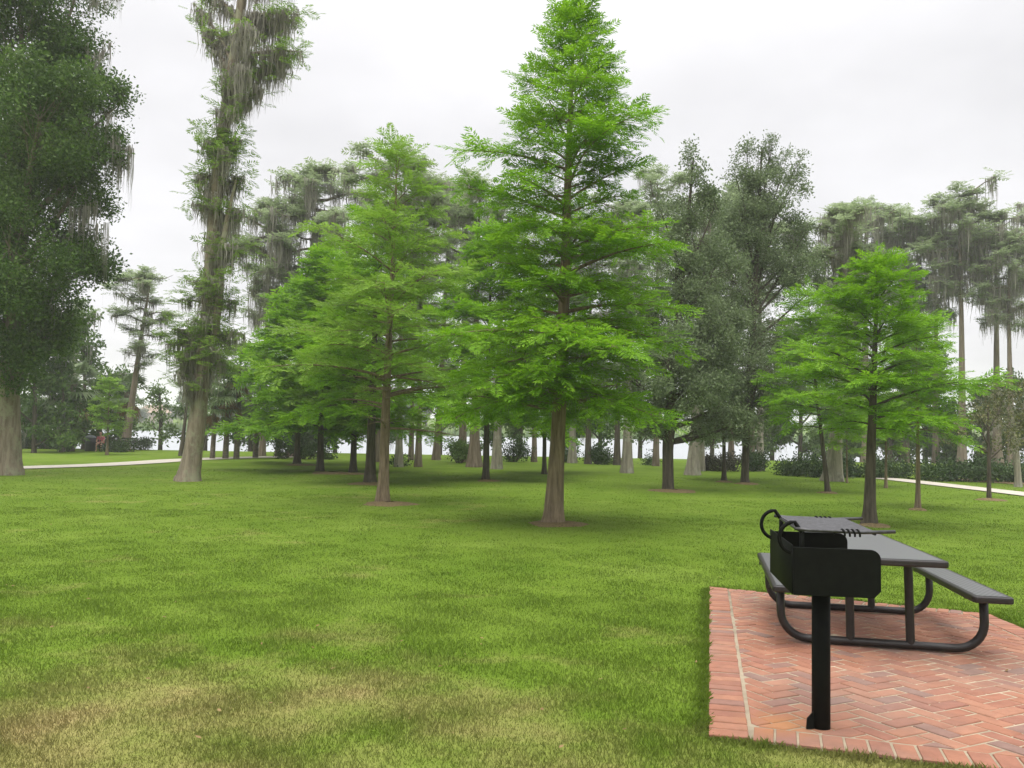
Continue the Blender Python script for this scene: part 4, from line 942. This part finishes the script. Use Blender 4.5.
# ---- far bank: trees, reeds, houses
rg = np.random.default_rng(9)
GF = 'trees on the far bank'
far_src = []
for v in range(3):
    lob = [(rg.uniform(-2.4, 2.4), rg.uniform(-2, 2), rg.uniform(2.2, 6.4), rg.uniform(1.6, 2.6), rg.uniform(1.6, 2.4), rg.uniform(1.2, 2.0)) for _ in range(8)]
    w_, l_, _ = lobed(800 + v, lob, 14, 1.0, (np.array([(0, 0, -.3), (0, 0, 1.5), (.1, 0, 4.5)]), np.array([.3, .25, .12])), CLUMP_LO, shell=.5, twigs=False)
    far_src.append((am('tree_trunk', w_, M_BARK_DK, True), am('tree_crown', l_, M_FARLEAF)))
far_x = [(-60, 'tree on the far bank, leftmost of those across the lake'), (20, 'far bank tree hidden behind the left oak and palms'), (108, 'far bank tree left of the little pinkish house'), (137, 'far bank tree standing between the two distant houses'), (168, 'far bank tree right of the distant beige roofed house'), (190, 'far bank tree framed by the flared trunk of the very tall cypress'),
         (232, 'far bank tree seen between the trunks of the three palms'), (300, 'far bank tree behind the black shrub mass'), (345, 'far bank tree left of the pale feathery cypress trunk'), (395, 'far bank tree behind the straight cypress with a shrub foot'), (428, 'far bank tree above the open stretch of water'), (455, 'far bank tree right of the trunk that leans over the open water'),
         (510, 'far bank tree between the mottled cypress and the largest cypress'), (560, 'far bank tree immediately right of the largest cypress trunk'), (606, 'far bank tree left of the pale buttressed cypress on the lawn'), (645, 'far bank tree over the bright water left of the dark evergreen'), (680, 'far bank tree right of the dark evergreen trunk'), (715, 'far bank tree above the plum coloured shrub'), (775, 'far bank tree behind the left end of the long hedge')]
for k, (x, lab) in enumerate(far_x):
    Y = rg.uniform(176, 235); b = ground(x + rg.uniform(-4, 4), Y); v = k % 3; s = rg.uniform(.75, 1.25) * (1.0 if not 110 < x < 175 else .6)
    grow('far_tree', b, [('trunk', far_src[v][0]), ('crown', far_src[v][1])], lab, 'tree', GF, rg.uniform(0, 6), (s * 1.25, s * 1.25, s))
def reeds():
    rg = np.random.default_rng(31); n = 5200; x = rg.uniform(-130, 130, n); y = 158 + rg.uniform(0, 12, n) ** 1.0 + 2 * np.sin(x * .07); z = np.maximum(terr(y), LAKE_Z - .05)
    a = rg.uniform(0, 6.28, n); h = rg.uniform(.8, 1.9, n); w = .16
    dx, dy = np.cos(a) * w, np.sin(a) * w; lx, ly = rg.normal(0, .3, n), rg.normal(0, .3, n)
    V = np.stack([np.stack([x - dx, y - dy, z], 1), np.stack([x + dx, y + dy, z], 1), np.stack([x + dx * .3 + lx, y + dy * .3 + ly, z + h], 1), np.stack([x - dx * .3 + lx, y - dy * .3 + ly, z + h], 1)], 1).reshape(-1, 3)
    tag(link('reeds', qmesh('reeds', V, np.arange(n * 4).reshape(-1, 4), M_MID)), kind='stuff')
reeds()
def house(px, Y, w, d, h, wallm, label, rz):
    b = ground(px, Y); r = empty('house', b, rz); tag(r, label, 'house', 'houses across the lake')
    a = Acc(); a.add(*box((0, 0, h / 2 - .4), (w, d, h + .8))); wl = link('wall', a.mesh('house_wall', wallm), r)
    bm = bmesh.new(); e = .5; rh = h * .75
    vs = [bm.verts.new(p) for p in [(-w / 2 - e, -d / 2 - e, h), (w / 2 + e, -d / 2 - e, h), (w / 2 + e, d / 2 + e, h), (-w / 2 - e, d / 2 + e, h), (-w / 4, 0, h + rh), (w / 4, 0, h + rh)]]
    for f in ((0, 1, 5, 4), (1, 2, 5), (2, 3, 4, 5), (3, 0, 4), (3, 2, 1, 0)): bm.faces.new([vs[k] for k in f])
    me = bpy.data.meshes.new('house_roof'); bm.to_mesh(me); bm.free(); me.materials.append(M_ROOF); link('roof', me, r)
    for x in (-w * .3, w * .3):
        a = Acc(); a.add(*box((x, -d / 2 - .03, h * .58), (w * .2, .08, h * .42))); link('window', a.mesh('house_window', M_GLASS), r)
    a = Acc(); a.add(*box((0, -d / 2 - .03, h * .38), (w * .1, .08, h * .76))); link('door', a.mesh('house_door', M_ROOF), r)
house(154, 215, 8, 7, 2.8, M_WALL, 'distant house with a beige roof across the lake, right of the bench', .25)
house(124, 225, 7, 6, 2.8, M_PINKWALL, 'distant pinkish house across the lake, behind the bench palm', -.2)

# ------------------------------------------------------------------ mulch rings, lawn grass
def mulch():
    acc = Acc(); rg = np.random.default_rng(12)
    for (x, y, r, off) in [(553, 524, 30, 4), (385, 504, 27, 4), (368, 484, 20, 0), (668, 491, 24, 6), (320, 473, 22, 12), (352, 474, 16, 0), (486, 481, 12, 2), (828, 493, 10, 0), (869, 526, 16, 6), (918, 510, 9, 0), (989, 500, 14, 2), (297, 465, 16, 4), (745, 484, 12, 2), (724, 482, 9, 0)]:
        c = G(x, y); c.x += off * ppm(c.y); R = r * ppm(c.y); n = 26; rings = [(1.0, -.004), (.85, .022), (.55, .045), (.18, .06)]; V = []
        ph = rg.uniform(0, 6, 3); wob = lambda a: 1 + .10 * math.sin(3 * a + ph[0]) + .07 * math.sin(5 * a + ph[1]) + .05 * math.sin(9 * a + ph[2])
        for f, h in rings:
            for k in range(n):
                a = k / n * 2 * PI; px, py = c.x + R * f * wob(a) * math.cos(a), c.y + R * f * wob(a) * math.sin(a); V.append((px, py, tz(py) + h))
        i = np.arange(len(rings) - 1)[:, None] * n; j = np.arange(n)[None]; k = (j + 1) % n
        acc.add(V, np.stack([i + j, i + k, i + n + k, i + n + j], -1).reshape(-1, 4))
    tag(link('mulch', acc.mesh('mulch', M_MULCH, True)), kind='stuff')
mulch()
def grass():
    rg = np.random.default_rng(21); Vs = []
    def zone(y0, y1, dens, h, w):
        half = lambda y: y * .72 + 1.0
        area = (y1 - y0) * 2 * half((y0 + y1) / 2); n = int(area * dens)
        y = rg.uniform(y0, y1, n); x = rg.uniform(-1, 1, n) * half(y); ok = ~in_patio(x, y, -0.012); x, y = x[ok], y[ok]
        # clumped height
        cl = .75 + .35 * np.sin(x * 5.1 + 1.3 * np.sin(y * 3.7)) * np.sin(y * 4.3 + x) + .25 * rg.normal(size=len(x))
        H = np.clip(h * cl * rg.uniform(.6, 1.3, len(x)), h * .3, h * 1.9); a = rg.uniform(0, 6.28, len(x)); b = rg.uniform(0, 6.28, len(x)); ln = H * rg.uniform(.15, .75, len(x)); z = terr(y) - .003
        dx, dy = np.cos(a) * w / 2, np.sin(a) * w / 2; lx, ly = np.cos(b) * ln, np.sin(b) * ln
        V = np.stack([np.stack([x - dx, y - dy, z], 1), np.stack([x + dx, y + dy, z], 1), np.stack([x + dx * .7 + lx * .45, y + dy * .7 + ly * .45, z + H * .62], 1), np.stack([x - dx * .2 + lx, y - dy * .2 + ly, z + H], 1)], 1)
        Vs.append(V.reshape(-1, 3))
    zone(2.8, 4.6, 13500, .025, .0040); zone(4.6, 8, 7000, .024, .0050); zone(8, 12, 2600, .022, .008); zone(12, 17, 1000, .020, .011); zone(15.5, 22, 420, .018, .016); zone(20, 34, 120, .018, .024)
    # longer fringe creeping over the edge of the paving
    for a, b in ((PATIO[0], PATIO[1]), (PATIO[1], PATIO[2]), (PATIO[3], PATIO[0]), (PATIO[2], PATIO[3])):
        L = np.linalg.norm(b - a); n = int(L * 900); e = (b - a) / L; nn = np.array([e[1], -e[0]]); q = rg.uniform(0, L, n); of = rg.exponential(.030, n) + .004
        q2 = a + q[:, None] * e + of[:, None] * nn; x, y = q2[:, 0], q2[:, 1]; H = rg.uniform(.020, .044, n) * (.7 + .5 * np.sin(q * 7) ** 2); z = terr(y) - .003; w = .0045
        an = rg.uniform(0, 6.28, n); dx, dy = np.cos(an) * w / 2, np.sin(an) * w / 2; ln = H * rg.uniform(-.3, .7, n); lx, ly = -nn[0] * ln + rg.normal(0, .012, n), -nn[1] * ln + rg.normal(0, .012, n)
        Vs.append(np.stack([np.stack([x - dx, y - dy, z], 1), np.stack([x + dx, y + dy, z], 1), np.stack([x + dx * .7 + lx * .4, y + dy * .7 + ly * .4, z + H * .7], 1), np.stack([x - dx * .2 + lx, y - dy * .2 + ly, z + H], 1)], 1).reshape(-1, 3))
    V = np.concatenate(Vs); tag(link('grass', qmesh('grass', V, np.arange(len(V)).reshape(-1, 4), M_BLADE)), kind='stuff')
grass()

def litter():
    rg = np.random.default_rng(44); n = 300; y = 3 + 37 * rg.random(n) ** 1.6; x = rg.uniform(-.75, .75, n) * y; ok = ~in_patio(x, y, .02) | (rg.random(n) < .25); x, y = x[ok], y[ok]; n = len(x)
    z = terr(y) + np.where(in_patio(x, y), .034, .026); X, Y, Z = rand_frames(n, rg, .8); s = rg.uniform(.012, .034, n); pos = np.stack([x, y, z], 1)
    V, Fq = expand(np.array([[-.6, 0, 0], [0, .32, .06], [.6, 0, .03], [0, -.32, .06]]), np.array([[0, 1, 2, 3]]), pos, X, Y, Z, s)
    tag(link('fallen_leaves', qmesh('fallen_leaves', V, Fq, M_DEADF)), kind='stuff')
litter()

# ------------------------------------------------------------------ picnic table
def picnic_table():
    c = G(885, 652); ang = -math.radians(14.5)
    u = Vector((math.cos(ang), math.sin(ang), 0)); v = Vector((-math.sin(ang), math.cos(ang), 0))
    RAIL0 = 0.0
    ctr = Vector((c.x, c.y, 0)) + v * .76 - u * .03; ctr.z = tz(ctr.y) + .03
    r = empty('picnic_table', ctr)
    tilt = Matrix.Rotation(math.atan(-0.055), 4, 'X'); r.matrix_world = Matrix.Translation(ctr) @ tilt @ Matrix.Rotation(ang, 4, 'Z')
    tag(r, 'dark grey metal picnic table with attached benches on the brick patio', 'picnic table')
    HT, HB, TL, BL = .675, .45, 2.45, 2.30
    def slab(name, cx, w, l, z, parent=None):
        bm = bmesh.new()
        rr = .035; pts = []
        for sx, sy, a0 in ((1, 1, 0), (-1, 1, PI / 2), (-1, -1, PI), (1, -1, 1.5 * PI)):
            for k in range(5): a = a0 + k / 4 * PI / 2; pts.append((cx + sx * (w / 2 - rr) + math.cos(a) * rr, sy * (l / 2 - rr) + math.sin(a) * rr))
        bot = [bm.verts.new((x, y, z - .045)) for x, y in pts]; top = [bm.verts.new((x, y, z)) for x, y in pts]
        n = len(pts); bm.faces.new(top); bm.faces.new(bot[::-1])
        for k in range(n): bm.faces.new((bot[k], bot[(k + 1) % n], top[(k + 1) % n], top[k]))
        me = bpy.data.meshes.new(name); bm.to_mesh(me); bm.free(); me.materials.append(M_FRAME)
        o = bevel(link(name, me, r), .012, 3)
        # woven metal sheet set proud of the rim
        bm = bmesh.new(); q = [bm.verts.new((cx + a * (w / 2 - .03), b * (l / 2 - .03), z + .002)) for a, b in ((-1, -1), (1, -1), (1, 1), (-1, 1))]; bm.faces.new(q)
        me = bpy.data.meshes.new('mesh_sheet'); bm.to_mesh(me); bm.free(); me.materials.append(M_MESH); link('mesh_sheet', me, o)
        return o
    slab('tabletop', 0, .72, TL, HT); 
    for s in (-1, 1): slab('bench_seat', s * .635, .25, BL, HB)
    for ry in (-.76, .76):
        k = 8; R = .19; x1 = .68; pts = []
        up = HB - .05
        pts.append((-x1, ry, up)); pts.append((-x1, ry, R + .03))
        for q in range(1, k): a = PI + q / k * PI / 2; pts.append((-x1 + R + R * math.cos(a), ry, R + .03 + R * math.sin(a)))
        pts.append((-x1 + R, ry, .03)); pts.append((0, ry, .03)); pts.append((x1 - R, ry, .03))
        for q in range(1, k): a = 1.5 * PI + q / k * PI / 2; pts.append((x1 - R + R * math.cos(a), ry, R + .03 + R * math.sin(a)))
        pts.append((x1, ry, R + .03)); pts.append((x1, ry, up))
        a_ = Acc(); a_.add(*tube(pts, .030, 10, cap=True)); link('leg_frame', a_.mesh('leg_frame', M_FRAME, True), r)
        for s in (-1, 1):
            a_ = Acc(); a_.add(*tube([(s * .20, ry, .03), (s * .20, ry, .4), (s * .20, ry, HT - .046)], .030, 10)); link('post', a_.mesh('post', M_FRAME, True), r)
            a_ = Acc(); a_.add(*box((s * .66, ry, HB - .058), (.20, .05, .024))); link('seat_bracket', a_.mesh('seat_bracket', M_FRAME), r)
        a_ = Acc(); a_.add(*box((0, ry, HT - .062), (.66, .05, .03))); link('top_bracket', a_.mesh('top_bracket', M_FRAME), r)
    return r
M_MESH, t_, b_ = mat('expanded_metal_sheet')
tcm = nd(t_, 'ShaderNodeTexCoord'); vo = nd(t_, 'ShaderNodeTexVoronoi', Scale=42.0); vo.inputs['Randomness'].default_value = 0.0
mpv = nd(t_, 'ShaderNodeMapping'); mpv.inputs['Scale'].default_value = (1, .5, 1); mpv.inputs['Rotation'].default_value = (0, 0, .785)
t_.links.new(tcm.outputs['Object'], mpv.inputs['Vector']); t_.links.new(mpv.outputs[0], vo.inputs['Vector'])
t_.links.new(ramp(t_, vo.outputs['Distance'], [(0.18, (0.035, 0.037, 0.035)), (0.40, (0.115, 0.115, 0.12))]), b_.inputs['Base Color']); b_.inputs['Roughness'].default_value = .42; b_.inputs['Specular IOR Level'].default_value = .5
picnic_table()

# ------------------------------------------------------------------ grill on its post
def grill():
    g = G(821, 733); ang = -math.radians(8); z0 = tz(g.y) + .028
    r = empty('park_grill', (g.x, g.y, z0), ang); tag(r, 'black park grill with raised grate on a single steel post at the patio corner', 'grill')
    HB_, HT_ = .712, .922; D_, W_ = .40, .56      # pan bottom, wall top, depth (x), width (y)
    a = Acc(); a.add(*tube([(0, 0, -.05), (0, 0, .3), (0, 0, HB_)], .044, 20, cap=True)); link('post', a.mesh('grill_post', M_BLACK, True), r)
    bm = bmesh.new(); vs = [bm.verts.new(p) for p in [(-.040, -.03, 0), (-.078, -.040, 0), (-.074, -.040, .05), (-.040, -.03, .085)]]; f = bm.faces.new(vs)
    ex = bmesh.ops.extrude_face_region(bm, geom=[f]); bmesh.ops.translate(bm, vec=(0, .012, 0), verts=[e for e in ex['geom'] if isinstance(e, bmesh.types.BMVert)])
    bmesh.ops.recalc_face_normals(bm, faces=bm.faces); me = bpy.data.meshes.new('base_plate'); bm.to_mesh(me); bm.free(); me.materials.append(M_BLACK); link('base_plate', me, r)
    a = Acc(); a.add(*tube([(0, 0, HB_ - .055), (0, 0, HB_ - .012)], [.075, .085], 20, cap=True)); link('collar', a.mesh('collar', M_BLACK), r)
    # three sided firebox: floor, back (left in the photo), two side walls with a rounded front top corner
    th = .006; x0, x1 = -D_ / 2 + .01, D_ / 2 + .0
    fb = empty('firebox', (0, 0, 0)); bpy.data.objects.remove(fb)
    a = Acc(); a.add(*box((-.01, 0, HB_), (D_ - .03, W_ - .014, .008))); fl = link('firebox', a.mesh('firebox_floor', M_BLACK), r)
    def side(y):
        bm = bmesh.new(); rc = .045; pts = [(x0, HB_ - .012), (x1 - .03, HB_ - .012), (x1, HB_ + .02)]
        for k in range(7): q = k / 6 * PI / 2; pts.append((x1 - rc + rc * math.cos(q), HT_ - rc + rc * math.sin(q)))
        pts.append((x0, HT_)); f = bm.faces.new([bm.verts.new((x, y - th / 2, z)) for x, z in pts])
        ex = bmesh.ops.extrude_face_region(bm, geom=[f]); bmesh.ops.translate(bm, vec=(0, th, 0), verts=[e for e in ex['geom'] if isinstance(e, bmesh.types.BMVert)])
        bmesh.ops.recalc_face_normals(bm, faces=bm.faces); me = bpy.data.meshes.new('side_wall'); bm.to_mesh(me); bm.free(); me.materials.append(M_BLACK); bevel(link('side_wall', me, fl), .0015, 1)
    side(-W_ / 2); side(W_ / 2)
    a = Acc(); a.add(*box((x0 - th / 2 - .001, 0, (HB_ + HT_) / 2), (th, W_ + th, HT_ - HB_ + .02))); bw_ = link('back_wall', a.mesh('back_wall', M_BLACK), fl); bevel(bw_, .0015, 1)
    # D-shaped pivot loops behind the back wall, carrying the grate
    zg = 1.0; gl = -.13
    for y in (-W_ / 2 + .03, W_ / 2 - .03):
        pts = [(x0 + .045, y, zg - .012)]; cx, cz, rx, rz = x0 + .012, (HT_ + zg) / 2 + .0, .070, (zg + .03 - HT_) / 2 + .02
        for k in range(13): q = PI / 2 + k / 12 * PI; pts.append((cx + rx * math.cos(q), y, cz + rz * math.sin(q)))
        pts.append((x0 + .03, y, cz - rz - .002))
        a = Acc(); a.add(*tube(pts, .0095, 8)); link('pivot_loop', a.mesh('pivot_loop', M_BLACK, True), r)
        a = Acc(); a.add(*box((x0 + .045, y, (HT_ - .06 + zg) / 2), (.022, .008, zg - HT_ + .06))); link('lift_strap', a.mesh('lift_strap', M_BLACK), r)
    # cooking grate: two end rods with spiral grips and many thin bars
    gx0, gx1 = x0 + .04, x1 + .03
    a = Acc()
    for y in np.linspace(-W_ / 2 + .03, W_ / 2 - .03, 24): a.add(*tube([(gx0, y, zg), (gx1 - .05, y, zg)], .0058, 6))
    for x in (gx0, gx1 - .05, 0): a.add(*tube([(x, -W_ / 2 + .02, zg - .008), (x, W_ / 2 - .02, zg - .008)], .007, 6))
    gr = link('grate', a.mesh('grate', M_STEEL, True), r)
    for y in (-W_ / 2 + .022, W_ / 2 - .022):
        a = Acc(); a.add(*tube([(gx0 - .03, y, zg + .006), (gx0 + .03, y, zg), (gx1 - .1, y, zg - .002), (gx1 + .04, y, zg + .006)], .0085, 8, cap=True)); hd = link('handle_rod', a.mesh('handle_rod', M_STEEL, True), gr)
        pts = [(.03 + .09 * s, y + .015 * math.cos(s * 4 * 2 * PI), zg - .006 + .015 * math.sin(s * 4 * 2 * PI)) for s in np.linspace(0, 1, 64)]
        a = Acc(); a.add(*tube(pts, .0048, 6)); link('spiral_grip', a.mesh('spiral_grip', M_BLACK, True), gr)
grill()

# ------------------------------------------------------------------ far left: bin, bench, seated person
def litter_bin():
    b = G(90, 451); r = empty('trash_bin', b); tag(r, 'black litter bin with a grey domed top beside the park bench', 'trash bin')
    a = Acc(); a.add(*tube([(0, 0, -.02), (0, 0, .03), (0, 0, .5), (0, 0, .86)], [.30, .32, .33, .33], 20, cap=True)); link('body', a.mesh('bin_body', M_BIN, True), r)
    a = Acc(); a.add(*tube([(0, 0, .86), (0, 0, .93), (0, 0, 1.0), (0, 0, 1.04)], [.35, .34, .24, .08], 20, cap=True)); link('lid', a.mesh('bin_lid', M_BINLID, True), r)
litter_bin()
def bench():
    b = G(115, 451.5); w = 37 * ppm(b.y); r = empty('park_bench', b, .06); tag(r, 'long dark park bench facing the lawn, person at its left end', 'bench')
    a = Acc()
    for k in range(4): a.add(*box((0, -.16 + k * .115, .45), (w, .095, .035)))
    link('seat', a.mesh('bench_seat', M_FRAME), r); a = Acc()
    for k in range(4): a.add(*box((0, .27 + k * .03, .56 + k * .105), (w, .03, .085)))
    link('backrest', a.mesh('bench_back', M_FRAME), r)
    for x in (-w / 2 + .12, 0, w / 2 - .12):
        for y, h in ((-.16, .44), (.25, .92)):
            a = Acc(); a.add(*tube([(x, y, -.03), (x, y, .44), (x, y + (.12 if h > .5 else 0), h)], .028, 8)); link('leg', a.mesh('bench_leg', M_FRAME), r)
    for s in (-1, 1):
        a = Acc(); a.add(*box((s * (w / 2 - .12), .04, .64), (.05, .44, .03))); a.add(*box((s * (w / 2 - .12), -.15, .54), (.04, .04, .19))); link('armrest', a.mesh('armrest', M_FRAME), r)
    return b, r, w
BB, BR, BW = bench()
def person():
    # seated at the left end of the bench, leaning forward with the forearms on the thighs
    loc = BR.matrix_world if False else None
    ox = -BW / 2 + .30; p0 = Vector((BB.x + ox, BB.y - .02, BB.z)); r = empty('person', p0, math.radians(8)); tag(r, 'seated person in a pink top and shorts leaning forward on the park bench', 'person')
    def skin(name, joints, edges, m, parent, sub=2, root=0):
        me = bpy.data.meshes.new(name); me.from_pydata([j[0] for j in joints], edges, []); me.materials.append(m); o = link(name, me, parent)
        sk = o.modifiers.new('skin', 'SKIN'); lay = me.skin_vertices[0] if me.skin_vertices else None
        if lay is None:
            bm = bmesh.new(); bm.from_mesh(me); bm.verts.layers.skin.verify(); bm.to_mesh(me); bm.free(); lay = me.skin_vertices[0]
        for k, j in enumerate(joints): lay.data[k].radius = (j[1], j[2] if len(j) > 2 else j[1]); lay.data[k].use_root = (k == root)
        sk.use_smooth_shade = True; ss = o.modifiers.new('sub', 'SUBSURF'); ss.levels = sub; ss.render_levels = sub
        return o
    J = [((0, .06, .53), .13, .11), ((0, .01, .72), .12, .10), ((0, -.07, .92), .14, .10), ((0, -.12, 1.02), .06, .06), ((0, -.15, 1.09), .055, .06), ((0, -.185, 1.20), .085, .095), ((0, -.19, 1.27), .07, .08)]
    E = [(0, 1), (1, 2), (2, 3), (3, 4), (4, 5), (5, 6)]
    for s in (-1, 1):
        n = len(J); J += [((s * .10, .02, .52), .085), ((s * .13, -.22, .53), .078), ((s * .14, -.40, .51), .062), ((s * .14, -.41, .28), .052), ((s * .14, -.40, .09), .036), ((s * .15, -.50, .04), .034, .028), ((s * .15, -.58, .03), .026, .02)]
        E += [(0, n)] + [(n + k, n + k + 1) for k in range(6)]
        m_ = len(J); J += [((s * .18, -.08, .93), .055), ((s * .23, -.14, .72), .042), ((s * .18, -.32, .62), .034), ((s * .12, -.42, .61), .028), ((s * .09, -.47, .60), .026, .018)]
        E += [(2, m_)] + [(m_ + k, m_ + k + 1) for k in range(4)]
        h = len(J) - 1
        for f in range(4): q = len(J); J += [((s * (.075 - f * .0), -.50, .612 - f * .016), .010), ((s * .055, -.53, .60 - f * .016), .008)]; E += [(h, q), (q, q + 1)]
    body = skin('body', J, E, M_SKIN, r)
    S = [((0, .055, .56), .15, .13), ((0, .01, .72), .14, .12), ((0, -.07, .92), .155, .115), ((0, -.11, .99), .085, .08)]; SE = [(0, 1), (1, 2), (2, 3)]
    for s in (-1, 1): n = len(S); S += [((s * .18, -.08, .93), .07), ((s * .22, -.13, .78), .058)]; SE += [(2, n), (n, n + 1)]
    skin('shirt', S, SE, M_PINK, r)
    S = [((0, .055, .53), .145, .125)]; SE = []
    for s in (-1, 1): n = len(S); S += [((s * .11, -.02, .525), .10), ((s * .13, -.22, .53), .092)]; SE += [(0, n), (n, n + 1)]
    skin('shorts', S, SE, M_PINK, r)
    skin('hair', [((0, -.15, 1.30), .085, .08), ((0, -.11, 1.22), .075, .07), ((0, -.09, 1.12), .05, .045)], [(0, 1), (1, 2)], M_HAIR, r)
person()
